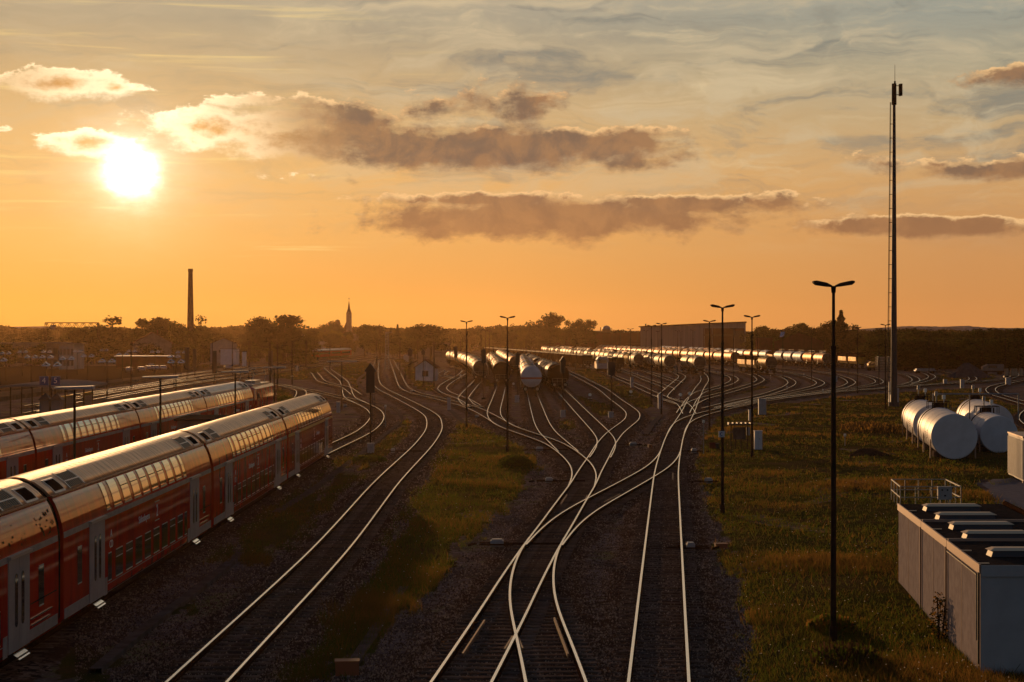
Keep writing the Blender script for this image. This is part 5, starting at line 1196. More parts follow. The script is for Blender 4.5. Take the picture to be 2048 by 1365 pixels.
# twin street lights with bright slanted tops
def twin(h=5.6, w=2.0):
    t = thing('twin_street_light', None, 'street light')
    m = MB(); m.cyl((0, 0, 0), (0, 0, h - .2), .08, .06, 8); m.bar((-w * .3, 0, h - .15), (w * .3, 0, h - .15), .06); m.build('pole', pole_m, t)
    for s in (-1, 1):
        m = MB(); a = s * w * .34
        m.cyl((a - .46, 0, h - .12), (a + .46, 0, h - .10), .10, n=10); m.cyl((a - .05, 0, h + .32), (a + .52, 0, h - .02), .09, n=10); m.cyl((a - .46, 0, h - .08), (a - .05, 0, h + .30), .06, n=8)
        m.build('lamp_hood', step_m, t)
    return t
tw = twin(); TL = [(103, 728, 0), (93, 713, 1), (93, 703, 2), (62, 713, 3), (155, 702, 4), (175, 711, 5), (208, 700, 6), (214, 721, 7), (245, 708, 8), (263, 702, 9), (11, 706, 10), (45, 703, 11), (348, 712, 12), (-2, 719, 13), (310, 703, 14), (134, 716, 15), (352, 722, 16), (362, 704, 17)]
LBL = ['nearest and largest twin street light on the left', 'twin street light just behind the largest one', 'twin street light before the flat-roofed pale house', 'twin street light left of the pale house', 'twin street light right of the pale house', 'twin street light right of the pale house, a little lower',
 'high twin street light before the left trees', 'large twin street light left of the parked cars', 'twin street light before the white-edged shelter', 'single-looking street light by the white-edged shelter', 'twin street light near the left edge', 'street light before the low building at the left edge',
 'twin street light right of the parked cars', 'street light cut by the left edge', 'twin street light below the big gabled house', 'twin street light between the largest and the car park', 'low twin street light right of the parked cars', 'high twin street light left of the chimney']
for i, (px, py, k) in enumerate(TL):
    o = tw if i == 0 else copy_tree(tw); Z = (HC - 5.75) * F / (py - YH); o.location = WX(px, Z); tag(o, LBL[k], None, 'twin street lights'); o.rotation_euler = (0, 0, RNG.uniform(-.2, .2))
# parked cars
def car():
    t = thing('parked_car', None, 'car'); m = MB()
    pr = [(-2.1, .3), (-2.15, .75), (-1.5, .92), (-.9, 1.4), (.6, 1.42), (1.35, .98), (2.05, .85), (2.1, .3)]
    v = [(y, -.85, z) for y, z in pr]; n = len(pr); vs = [(-.85 + (.12 if z > 1.1 else 0), y, z) for y, z in pr] + [(.85 - (.12 if z > 1.1 else 0), y, z) for y, z in pr]
    m.add(vs, [tuple(range(n)), tuple(range(2 * n - 1, n - 1, -1))] + [(i, (i + 1) % n, (i + 1) % n + n, i + n) for i in range(n)]); m.build('body', car_m, t)
    m = MB(); m.add([(-.70, -1.42, .98), (.70, -1.42, .98), (.64, -.98, 1.36), (-.64, -.98, 1.36)], [(0, 1, 2, 3)]); m.build('windscreen', dark_glass, t)
    for s in (-1, 1):
        m = MB(); m.box(s * .80 - .02, s * .80 + .02, -.85, 1.0, .98, 1.32); m.build('side_window', dark_glass, t)
        for y in (-1.3, 1.3): m = MB(); m.cyl((s * .72, y, .32), (s * .88, y, .32), .32, n=12); m.build('wheel', black_m, t)
    return t
cr = car(); CARS = [(282, 741), (297, 739), (311, 738), (326, 738), (301, 733), (317, 732), (258, 742), (455, 737), (731, 701), (738, 700)]
CL_ = ['leftmost of the front parked cars with bright roofs', 'second parked car from the left in the front line', 'third parked car from the left in the front line', 'rightmost parked car in the front line', 'left parked car of the rear line', 'right parked car of the rear line', 'car parked apart, left of the car row', 'lone car below the white gabled house', 'white car near the distant box building', 'car just right of the distant white one']
for i, (px, py) in enumerate(CARS):
    o = cr if i == 0 else copy_tree(cr); q = W(px, py + 4, 0); o.location = (q.x, q.y, 0.02); o.rotation_euler = (0, 0, .35 + RNG.uniform(-.1, .1)); tag(o, CL_[i], None, 'parked cars on the left')

# ------------------------------------------------------------------ buildings
def box_house(name, lab, cat, pxl, pxr, pyt, Z, d, wallm, roofm=flatroof, wins=0, floors=1, eave=.3, wm=winm, group=None, rz=0):
    xl, xr = (pxl - 1024) / F * Z, (pxr - 1024) / F * Z; H = HZ(pyt, Z); w = xr - xl
    t = thing(name, lab, cat, ((xl + xr) / 2, Z, 0), rz, group)
    m = MB(); m.box(-w / 2, w / 2, 0, d, -.1, H - .25); m.build('wall', wallm, t)
    m = MB(); m.box(-w / 2 - eave, w / 2 + eave, -eave, d + eave, H - .25, H); m.build('roof', roofm, t)
    for f in range(floors):
        for i in range(wins):
            x = -w / 2 + w * (i + .5) / wins; z = 1.0 + f * (H - 1.2) / floors; ww = w / wins * .32; hh_ = min(1.7, (H - 1.2) / floors * .6)
            m = MB(); m.box(x - ww, x + ww, -.04, 0, z, z + hh_); q = m.build('window', wm, t)
    return t
box_house('warehouse', 'long low pale building at the left edge', 'building', -40, 62, 686, 560, 18, plaster2, wins=3, floors=1)
box_house('flat_roofed_house', 'pale two-storey house with flat overhanging roofs behind street lights', 'house', 118, 148, 687, 500, 12, plaster, wins=4, floors=2, eave=.8)
box_house('flat_roofed_annex', 'lower left annex of the pale flat-roofed house', 'house', 92, 117, 685, 505, 12, plaster2, wins=2, floors=2, eave=.8)
def wall_gable(name, lab, pxc, wpx, pye, pyr, Z, d, rz, wallm, wins, chim=False):
    s = F / Z; gable(name, lab, 'house', (pxc - 1024) / s, Z, wpx / s, d, HZ(pye, Z), HZ(pyr, Z), rz, wallm, tile_m, wins, chim, over=.5)
wall_gable('gabled_house', 'large old gabled house with several windows left of the chimney', 306, 74, 686, 666, 600, 12, .25, plaster2, [(-3.6, 1.2, 1.2, 1.6), (0, 1.2, 1.2, 1.6), (3.6, 1.2, 1.2, 1.6), (-1.8, 4.6, 1.1, 1.5), (1.6, 4.6, 1.1, 1.5)], True)
wall_gable('white_house', 'white gabled house with an attached white garage right of the chimney', 447, 52, 688, 677, 620, 10, .15, plaster, [(-1.2, 3.6, .8, 1.0)], False)
box_house('white_garage', 'bright white box garage in front of the white gabled house', 'garage', 441, 473, 697, 590, 6, tank_white, eave=.15)
box_house('bright_roof_shelter', 'low shelter with bright white roof edge above the parked cars', 'shelter', 232, 338, 712, 520, 5, darkred, tank_white, 0, 1, .5)
box_house('grey_warehouse', 'low grey warehouse behind the small distant train', 'warehouse', 578, 648, 683, 880, 22, plaster, wins=0)
box_house('roof_plant_block', 'small block with antennas standing on the grey warehouse', 'building', 604, 613, 667, 884, 4, plaster, wins=0, eave=.1)
box_house('box_building', 'tall plain box building far behind the small train', 'building', 706, 733, 668, 900, 14, plaster2, wins=0, eave=.1)
box_house('far_wall', 'long low pale wall beyond the mains left of the tank rows', 'wall', 822, 900, 686, 800, 1.2, plaster2, plaster2, 0, 1, .02)
box_house('small_white_gate', 'small white gatehouse among bushes right of the garage', 'hut', 484, 491, 703, 560, 2, tank_white, eave=.05)
# big shed with sloping roof
Z = 980; s = F / Z; t = thing('freight_shed', 'large grey freight shed with a sloping roof behind the tank rows', 'shed', tuple(WX(1343, Z)), -.13)
x0, x1, x2 = (1281 - 1343) / s, (1404 - 1343) / s, (1490 - 1343) / s; h0, h1, h2 = HZ(655, Z), HZ(649, Z), HZ(645.5, Z)
m = MB(); m.prof([(x0, -.2), (x0, h0), (x1, h1), (x2, h2), (x2, -.2)], 0, 60); m.build('wall', clad, t)
m = MB(); P = [(x0 - 1, h0 + .1), (x1, h1 + .1), (x2 + .5, h2 + .1)]; m.prof(P + [(a, b + .45) for a, b in P[::-1]], -1.2, 61); m.build('roof', bitumen, t)
m = MB(); m.box(x1 + .6, x2 - .7, -.06, 0, 0, h1 - 2.2); m.build('open_front', darkred, t)
for a in (x1 + .9, x1 + 5.2, x2 - 6.5): m = MB(); m.box(a, a + .5, -.3, -.06, 0, h1 - 2.2); m.build('pillar', plaster2, t)
m = MB(); m.box(x1 + .9, x2 - 7, -.35, -.3, h1 - 6.3, h1 - 5.5); m.build('beam', tile_m, t)
m = MB(); m.box(x2 - 6, x2 - 1.0, -.2, -.06, 0, h1 - 3.5); m.build('gate', trim_m, t)
m = MB(); m.box(x0 + 2.2, x0 + 2.9, 5, 5.7, h0, h0 + 1.9); m.build('chimney', trim_m, t)
for i in range(7): a = x0 + 1 + i * (x1 - x0 - 2) / 6; m = MB(); m.box(a - .08, a + .08, -.1, 0, 0, h0 - .4); m.build('wall_rib', plaster2, t)
Z = 1060; s = F / Z
t = box_house('long_brown_building', 'very long dark brown flat building left of the grey shed', 'building', 1082, 1283, 665.5, Z, 30, darkred, bitumen, 0, 1, .3)
m = MB(); wv = (1283 - 1082) / s; m.box(wv / 2 - 31 / s, wv / 2 - 1 / s, -.3, 0, 4.6, 5.4); m.build('sign_band', tile_m, t)
for i in range(12): m = MB(); a = -wv / 2 + wv * (i + .5) / 12; m.box(a - .1, a + .1, -.1, 0, 0, HZ(666.5, Z)); m.build('wall_rib', trim_m, t)
t = thing('domed_silo', 'round domed structure above the long brown building', 'silo', tuple(WX(1213, 1090)))
m = MB(); r = 2.6; m.lathe_z([(8, r), (HZ(660, 1090), r)] + [(HZ(660, 1090) + r * 1.0 * math.sin(R(a)), r * math.cos(R(a)) + .01) for a in range(0, 91, 15)]); m.build('dome', galv, t)
m = MB(); m.box(-3.8, -3.4, -.3, .3, 8, HZ(655, 1090)); m.box(3.0, 3.3, -.3, .3, 8, HZ(656, 1090)); m.build('bracket', pole_m, t)
t = gable('dark_red_building', 'dark red wooden building right of the grey shed', 'building', (1597 - 1024) / F * 700, 700, 96 * 700 / F, 12, HZ(685, 700), HZ(667, 700), -.2, darkred, darkred, [(-6.6, 3.0, .7, 1.8), (-6.7, .6, 1.0, 1.2)], over=.4)
t = thing('tilted_panel', 'bright tilted glass panel above the dark red building', 'solar panel', tuple(WX(1565, 660)))
m = MB(); z0, z1 = HZ(674, 660), HZ(664, 660); m.add([(-1.1, 0, z0), (.35, 0, z0), (1.1, 1.4, z1), (-.35, 1.4, z1), (-1.1, .05, z0 - .08), (.35, .05, z0 - .08), (1.1, 1.45, z1 - .08), (-.35, 1.45, z1 - .08)], [(0, 1, 2, 3), (7, 6, 5, 4), (0, 4, 5, 1), (1, 5, 6, 2), (2, 6, 7, 3), (3, 7, 4, 0)]); m.build('glass', pv_m, t)
m = MB(); m.cyl((0, .7, 0), (0, .7, (z0 + z1) / 2), .12, n=8); m.build('post', pole_m, t)
box_house('low_brown_house', 'low brown house between the shed and the red building', 'building', 1518, 1545, 675, 720, 10, darkred, bitumen, 1, 1)
# chimney and church
Z = 700; t = thing('factory_chimney', 'tall tapering brick factory chimney on the left skyline', 'chimney', tuple(WX(381, Z)))
H = HZ(538, Z); m = MB(); m.lathe_z([(0, 1.55), (H * .3, 1.35), (H - 1.2, .85)], n=20); m.build('shaft', brick_m, t)
m = MB(); m.lathe_z([(H - 1.2, .95), (H - .9, 1.0), (H, .95), (H, .7), (H - .4, .68)], n=20); m.build('crown', brick_m, t)
Z = 1150; s = F / Z; t = thing('church', 'distant church with a pointed spire and cross on the skyline', 'church', tuple(WX(697.5, Z)))
hb = HZ(628, Z); m = MB(); m.box(-1.6, 1.6, 0, 3.2, 0, hb); m.prof([(-1.6, hb), (0, hb + 1.6), (1.6, hb)], -.02, 3.22); m.build('tower', plaster2, t)
m = MB(); ht = HZ(601, Z); m.add([(-1.7, -.1, hb), (1.7, -.1, hb), (1.7, 3.3, hb), (-1.7, 3.3, hb), (-.8, .8, hb + 3), (.8, .8, hb + 3), (.8, 2.4, hb + 3), (-.8, 2.4, hb + 3), (0, 1.6, ht)],
    [(0, 1, 5, 4), (1, 2, 6, 5), (2, 3, 7, 6), (3, 0, 4, 7), (4, 5, 8), (5, 6, 8), (6, 7, 8), (7, 4, 8)]); sp = m.build('spire', tile_m, t)
m = MB(); m.bar((0, 1.6, ht), (0, 1.6, ht + 1.8), .16); m.bar((-.5, 1.6, ht + 1.2), (.5, 1.6, ht + 1.2), .16); m.build('cross', trim_m, sp)
m = MB(); m.prof([(-5.5, 0), (-5.5, hb * .45), (-1.0, hb * .86), (1.5, hb * .45), (1.5, 0)], 3, 22); m.build('nave', tile_m, t)
t = thing('round_water_tower', 'small rounded tower block left of the church spire', 'tower', tuple(WX(675, 1140)))
m = MB(); m.lathe_z([(0, 1.7), (HZ(645, 1140), 1.7), (HZ(641, 1140), 1.3), (HZ(639.5, 1140), .1)]); m.build('tower', brick_m, t)
# lattice bridge of a gantry crane
Z = 640; t = thing('lattice_gantry', 'long steel lattice girder above the left tree tops', 'gantry', tuple(WX(90, Z)))
L = (195 - 90) / F * Z; zt, zb = HZ(646, Z), HZ(658, Z); m = MB()
for yy in (0, 2.5): m.bar((0, yy, zt), (L, yy, zt), .28); m.bar((0, yy, zt), (0, yy, 0), .2); m.bar((L, yy, zt), (L, yy, 0), .25); m.bar((0, yy, zb), (L * .5, yy, zb), .15)
n = 14
for i in range(n):
    a = L * i / n; b = L * (i + 1) / n
    for yy in (0, 2.5):
        m.bar((a, yy, zb if i % 2 else zt), (b, yy, zt if i % 2 else zb), .15)
    m.bar((a, 0, zt), (a, 2.5, zt), .12)
m.build('girder', pole_m, t); m = MB(); m.box(1.8, 3.4, .2, 2.2, zb - .3, zt - .8); m.build('cabin', plaster, t)
# lattice mast by the mains
Z = 500; t = thing('lattice_mast', 'grey lattice catenary mast beside the mains, left of centre', 'mast', tuple(WX(774, Z)))
H = HZ(665, Z); m = MB()
for sx in (-.55, .55):
    for sy in (-.4, .4): m.bar((sx, sy, 0), (sx * .6, sy * .6, H), .12)
for i in range(14):
    z0 = H * i / 14; z1 = H * (i + 1) / 14; k = 1 - .4 * i / 14
    m.bar((-.55 * k, -.4, z0), (.55 * k, -.4, z1), .08); m.bar((.55 * k, .4, z0), (-.55 * k, .4, z1), .08)
m.build('lattice', galv, t); m = MB(); m.bar((-.5, 0, H), (1.4, 0, H), .15); m.build('bracket', galv, t)
cm = thing('catenary_mast', None, 'mast'); m = MB(); m.cyl((0, 0, 0), (0, 0, 8.2), .14, .09, 8); m.build('pole', pole_m, cm)
m = MB(); m.bar((0, 0, 7.4), (2.8, 0, 7.9), .07); m.bar((0, 0, 6.2), (2.8, 0, 6.0), .07); m.bar((2.8, 0, 6.0), (2.8, 0, 7.9), .05); m.build('bracket_arm', pole_m, cm)
cms = [(498, 360, 'left of the locomotive'), (555, 300, 'right of the locomotive'), (584, 340, 'left of the grey cabinet'), (612, 420, 'by the low grey warehouse'), (660, 480, 'behind the small distant train'), (753, 560, 'left of the lattice mast'), (800, 420, 'right of the lattice mast'),
       (868, 330, 'right of the hut signals'), (835, 620, 'before the long pale wall'), (900, 560, 'far above the leftmost tanks'), (921, 640, 'second far above the leftmost tanks'), (465, 420, 'before the white garage'), (425, 500, 'behind the white gabled house'), (262, 330, 'by the bright-edged shelter'),
       (1052, 560, 'above the white gas tank row'), (1100, 520, 'left of the long brown building edge'), (1152, 480, 'before the long brown building'), (1190, 520, 'second before the long brown building'), (540, 258, 'just behind the locomotive')]
for i, (px, Z, wh) in enumerate(cms):
    o = cm if i == 0 else copy_tree(cm); o.location = WX(px, Z); o.rotation_euler = (0, 0, 0 if i % 3 else math.pi); tag(o, 'slim catenary mast ' + wh, None, 'catenary masts')

# ------------------------------------------------------------------ small trackside things
def trough(name, px, w, h, lab, material=conc_m, z=0.02):
    P = smooth_line([tuple(W(a, b, 0))[:2] for a, b in px], 1.2)
    root = P[0]; T = np.gradient(P, axis=0); T /= np.linalg.norm(T, axis=1)[:, None]; m = MB(); base = []
    for (x, y), (tx, ty) in zip(P, T):
        for o, zz in ((-w / 2, z - .1), (-w / 2, h), (w / 2, h), (w / 2, z - .1)): base.append((x + ty * o - root[0], y - tx * o - root[1], zz))
    m.add(base, [(4 * i + j, 4 * i + 4 + j, 4 * i + 5 + j, 4 * i + 1 + j) for i in range(len(P) - 1) for j in range(3)])
    o = m.build(name, material, None, (root[0], root[1], 0)); tag(o, lab, 'cable trough', 'concrete cable troughs')
trough('cable_trough', [(190, 1350), (280, 1272), (388, 1190), (455, 1135), (480, 1112)], .34, .16, 'straight concrete cable trough along the near train')
trough('cable_trough', [(550, 1030), (600, 1000), (650, 965), (700, 927), (740, 896), (775, 868), (797, 850), (803, 838), (797, 826), (785, 817)], .42, .15, 'winding pale cable trough left of the curving track')
trough('cable_trough', [(790, 818), (765, 810), (745, 800), (733, 786), (722, 775), (716, 766), (720, 757), (730, 748), (733, 738)], .6, .15, 'upper bend of pale trough behind the big dark signal')
trough('cable_trough', [(703, 1338), (745, 1275), (785, 1212), (808, 1180)], .32, .13, 'cable trough running up from the orange box')
trough('cable_trough', [(1292, 872), (1305, 852), (1322, 832)], .5, .15, 'short pale trough piece left of the straight track')
trough('cable_trough', [(930, 850), (915, 836), (900, 822)], .6, .12, 'short pale trough beside the narrow grey post box')
trough('cable_trough', [(1108, 815), (1118, 826), (1118, 832), (1110, 843)], .5, .15, 'hooked trough piece left of the centre grass patch')
trough('cable_trough', [(1366, 779), (1380, 769)], .8, .14, 'short trough piece behind the hook-shaped track'); trough('cable_trough', [(1419, 816), (1440, 800)], .6, .14, 'trough piece crossing under the hairpin tracks')
trough('cable_trough', [(690, 830), (760, 830), (824, 831)], .3, .12, 'thin pale strip lying across the S-shaped track')
def small_box(px, py, w, h, d, lab, material, name='junction_box', cat='box', rz=0.1, group=None):
    p = W(px, py, 0); t = thing(name, lab, cat, tuple(p), rz, group)
    m = MB(); m.box(-w / 2, w / 2, -d / 2, d / 2, 0, h); m.build('case', material, t)
    m = MB(); m.box(-w / 2 - .02, w / 2 + .02, -d / 2 - .02, d / 2 + .02, h, h + .035); m.build('lid', material, t)
small_box(694, 1350, .62, .36, .4, 'orange-brown box at the lower end of the cable trough', orange_b)
small_box(1442, 1098, .5, .2, .35, 'small orange-brown box right of the straight track', orange_b); small_box(1300, 898, .3, .3, .3, 'tiny brown box beside the switch rods', orange_b)
small_box(1425, 899, .42, .5, .4, 'dark red box with knobs beside the straight track', darkred); small_box(1434, 899, .3, .45, .3, 'dark box with bright bolts beside the red one', trim_m)
def point_machine(px, py, lab, k=1, rz=0, rod=2.2):
    p = W(px, py, 0); t = thing('point_machine', lab, 'point machine', (p.x, p.y, .1), rz, 'point machines')
    m = MB(); m.box(-.28 * k, .28 * k, -.25, .25, 0, .26); m.box(-.22 * k, .22 * k, -.2, .2, .26, .32); m.build('motor_case', cab_m, t)
    m = MB(); m.box(-.75, .5, .3, .38, .08, .14); m.box(-.75, .5, -.38, -.3, .08, .14); m.bar((.28, -.1, .1), (rod, -.1, .1), .04); m.bar((.28, .12, .12), (rod, .12, .12), .04); m.bar((-.9, .3, .08), (-1.2, -.3, .08), .08); m.build('drive_rods', rust, t)
point_machine(994, 1098, 'grey point machine left of the foreground switch', 1, 0, 2.9); point_machine(1098, 969, 'point machine left of the centre switch', .8)
point_machine(1079, 905, 'point machine below the ladder track'); point_machine(1266, 895, 'point machine with rods left of the straight track', 1, math.pi, 1.2)
point_machine(1388, 908, 'low point machine right of the straight track', .7, math.pi); point_machine(1381, 1105, 'flat point machine between track and path', .6, math.pi, 1.0)
point_machine(690, 816, 'point machine behind the grey cabinet', .8); point_machine(954, 838, 'small point machine near the centre switches', .8); point_machine(1417, 970, 'flat white-topped fitting beside the meadow', .6, .3, .6); point_machine(823, 786, 'point machine at the left of the ladder track', .8); point_machine(786, 908, 'small fitting left of the curving track', .5)
def dwarf(px, py, lab):
    p = W(px, py, 0); t = thing('dwarf_signal', lab, 'signal', tuple(p), 0, 'dwarf signals'); m = MB(); m.cyl((0, 0, 0), (0, 0, .9), .05, n=6); m.build('stem', pole_m, t)
    m = MB(); m.cyl((0, -.06, 1.1), (0, .06, 1.1), .22, n=14); m.build('disc', lit_m, t); m = MB(); m.box(-.3, .3, -.03, .03, .55, .62); m.build('base_bar', cab_m, t)
for px, py, l in ((1027, 781, 'round white disc signal left of the gas tank rails'), (1118, 772, 'small white disc signal under the ribbed tank row'), (1180, 806, 'tilted disc signal on the grass patch'), (1379, 803, 'disc signal beside the hairpins'), (1361, 806, 'disc signal left of the straight track end'), (921, 762, 'disc signal in the zigzag track loop'), (1262, 799, 'disc signal by the sidings'), (584, 764, 'disc signal above the mains grass')): dwarf(px, py, l)
def marker(px, py, h, lab):
    p = W(px, py, 0); t = thing('marker_post', lab, 'post', tuple(p), 0, 'thin marker posts'); m = MB(); m.cyl((0, 0, 0), (0, 0, h), .04, n=6); m.build('post', galv, t); m = MB(); m.box(-.09, .09, -.03, .03, h - .12, h + .1); m.build('cap', lit_m, t)
for px, py, h, l in ((1690, 895, 1.0, 'short white marker post on the meadow'), (1574, 785, .9, 'marker post by the third hairpin'), (1608, 757, .9, 'marker post inside the fourth hairpin'), (1646, 790, .8, 'marker post by the ladder track'), (1541, 759, .8, 'marker post inside the third hairpin'), (1436, 752, .9, 'marker post inside the second hairpin'), (1381, 750, 1.0, 'marker post left of the lone tank wagons'), (771, 857, 2.2, 'thin post by the pale trough bend'), (1407, 912, 2.6, 'tall thin post left of the meadow'), (1275, 755, 1.0, 'marker post between the sidings')): marker(px, py, h, l)
# timber, gravel heap, drums and vehicles at the far right
Z = 470; t = thing('plank_stack', 'tall stack of pale concrete sleepers left of the antenna mast', 'stack', tuple(WX(1767, Z)))
for i in range(9): m = MB(); m.box(-2.0, 2.0, -1.2, 1.2, .2 + i * .42, .2 + i * .42 + .27); m.build('layer', wood_m, t)
m = MB(); m.box(-1.5, -1.2, -1.1, 1.1, .0, 3.9); m.box(1.2, 1.5, -1.1, 1.1, 0, 3.9); m.build('spacer', trim_m, t)
t = thing('gravel_heap', 'pointed grey gravel heap before the right wood', 'gravel heap', tuple(WX(1934, 400)))
m = MB(); n = 40; vs = [(0, 0, 3.3)]
for j, (rr, z) in enumerate(((.6, 3.1), (1.6, 2.3), (3.0, 1.2), (4.6, .1))):
    for i in range(n): a = 2 * math.pi * i / n; q = rr * (1 + .12 * math.sin(3 * a + j) + .06 * math.sin(7 * a)); vs.append((q * 1.1 * math.cos(a), q * .9 * math.sin(a), z + .12 * math.sin(5 * a + j)))
fs = [(0, 1 + i, 1 + (i + 1) % n) for i in range(n)] + [(1 + j * n + i, 1 + (j + 1) * n + i, 1 + (j + 1) * n + (i + 1) % n, 1 + j * n + (i + 1) % n) for j in range(3) for i in range(n)]
m.add(vs, fs, 0, False); m.build('heap', gravel_p, t)
for i, (px, l) in enumerate(((2013, 'leftmost upright sunlit concrete ring'), (2025, 'middle upright sunlit concrete ring'), (2031, 'right upright sunlit concrete ring'), (2042, 'wide shaded concrete ring at the right edge'))):
    q = WX(px, 400); t = thing('concrete_ring', l + ' beyond the gravel heap', 'concrete ring', tuple(q), 0, 'concrete rings at the right'); m = MB(); m.cyl((0, 0, .4), (0, 0, 2.0), .45, .42, 14); m.build('ring', wood_m, t); m = MB(); m.box(-.6, .6, -.5, .5, 0, .4); m.build('pallet', trim_m, t)
for i, (px, Z, w, l) in enumerate(((1828, 470, 6, 'low rust-coloured flat wagon loaded with pipes right of the mast'), (1850, 440, 5, 'pale flat trailer stack right of the mast'), (1985, 430, 5, 'pale parked van beyond the gravel heap'), (1745, 480, 2.5, 'small loader with white lamp left of the sleeper stack'))):
    t = thing('flat_trailer' if i < 2 else 'works_vehicle', l, 'trailer' if i < 2 else 'vehicle', tuple(WX(px, Z)))
    m = MB(); m.box(-w / 2, w / 2, -1, 1, .7, .95); m.build('deck', T_brown if i != 1 else galv, t)
    for q in (-w * .35, w * .35):
        m = MB(); m.cyl((q, -1, .4), (q, -.7, .4), .38, n=12); m.cyl((q, .7, .4), (q, 1, .4), .38, n=12); m.build('wheelset', black_m, t)
    if i < 2:
        for k in range(4): m = MB(); m.cyl((-w / 2 + .3, -.7 + k * .45, 1.12), (w / 2 - .3, -.7 + k * .45, 1.12), .18, n=10); m.build('pipe', rust if i == 0 else galv, t)
    else:
        m = MB(); m.prof([(-w / 2, .95), (-w / 2, 1.9), (-w / 4, 2.5), (w / 2, 2.5), (w / 2, .95)], -.95, .95); m.build('cab', plaster2 if i == 2 else T_yel, t); m = MB(); m.box(-w / 4, w / 6, -.99, -.95, 1.6, 2.2); m.build('side_window', dark_glass, t)
# dry bush on the meadow, earth mound, climbing weed at the garage
def bush(name, lab, c, rx, ry, rz_, n, size, materials, seed, cat='bush', upright=False):
    rg = np.random.default_rng(seed); m = MB()
    for i in range(n):
        v = rg.normal(0, 1, 3); v /= np.linalg.norm(v); v *= rg.uniform(.35, 1) ** .5
        x, y, z = v[0] * rx, v[1] * ry, abs(v[2]) * rz_; a = rg.uniform(0, math.pi); s_ = size * rg.uniform(.6, 1.4); h_ = s_ * (4 if upright else 1)
        ca, sa = math.cos(a) * s_, math.sin(a) * s_; tl = rg.normal(0, .4, 2) * s_
        m.add([(x - ca, y - sa, z), (x + ca, y + sa, z), (x + ca * .6 + tl[0], y + sa * .6 + tl[1], z + h_), (x - ca * .6 + tl[0], y - sa * .6 + tl[1], z + h_)], [(0, 1, 2, 3)], int(rg.random() < .4))
    t = thing(name, lab, cat, tuple(c)); m.build('foliage', materials, t)
    m = MB()
    for k in range(6): m.cyl((rg.normal(0, rx * .3), rg.normal(0, ry * .3), 0), (rg.normal(0, rx * .5), rg.normal(0, ry * .5), rz_ * .8), .02, .01, 5)
    m.build('stems', bark, t)
bush('dry_reeds', 'reddish patch of tall dry weeds left of the storage tanks', W(1745, 862, 0), 3.6, 8, .55, 1500, .05, [weed_m, g2], 11, 'weeds', True)
bush('leafy_shrub', 'dense dark shrub at the right edge of the centre grass', W(1030, 935, 0), 1.3, 3.2, .85, 1500, .07, [leaf_a, g1], 12)
bush('leafy_shrub', 'low green shrub beside the pale trough in the left verge', W(736, 925, 0), 1.6, 1.5, .5, 900, .06, [leaf_a, g1], 13)
bush('climbing_weed', 'weed growing up against the garage wall joint', (12.35 + gx(6) - .25, 53.3, 0), .28, .5, 1.5, 420, .035, [leaf_b, g2], 14, 'weed')
bush('leafy_shrub', 'round shrub left of the gabled hut', W(800, 725, 0), 2.5, 3, 1.2, 700, .15, [leaf_a, leaf_b], 15); bush('leafy_shrub', 'shrub in front of the dark locomotive beside the track', W(570, 812, 0), 2.6, 4, 1.3, 900, .12, [leaf_a, g1], 16)
bush('brown_weeds', 'brownish weed clump before the garages', W(1690, 1330, 0), 1.0, 1.2, .55, 700, .03, [weed_m, g1], 17, 'weeds', True); bush('brown_weeds', 'weed clump at the foot of the tallest lamp post', W(1660, 1262, 0), .8, .8, .4, 500, .03, [g1, g2], 18, 'weeds', True)
t = thing('earth_mound', 'low dark earth mound on the meadow left of the nearest tank', 'mound', tuple(W(1735, 912, 0)))
m = MB(); n = 30; vs = [(0, 0, .55)]
for j, (rr, z) in enumerate(((.35, .5), (.8, .22), (1.3, -.03))):
    for i in range(n): a = 2 * math.pi * i / n; q = rr * (1 + .15 * math.sin(3 * a + j)); vs.append((q * 1.3 * math.cos(a), q * math.sin(a), z + .04 * math.sin(5 * a + j)))
m.add(vs, [(0, 1 + i, 1 + (i + 1) % n) for i in range(n)] + [(1 + j * n + i, 1 + (j + 1) * n + i, 1 + (j + 1) * n + (i + 1) % n, 1 + j * n + (i + 1) % n) for j in range(2) for i in range(n)], 0, True); m.build('soil', bark, t)

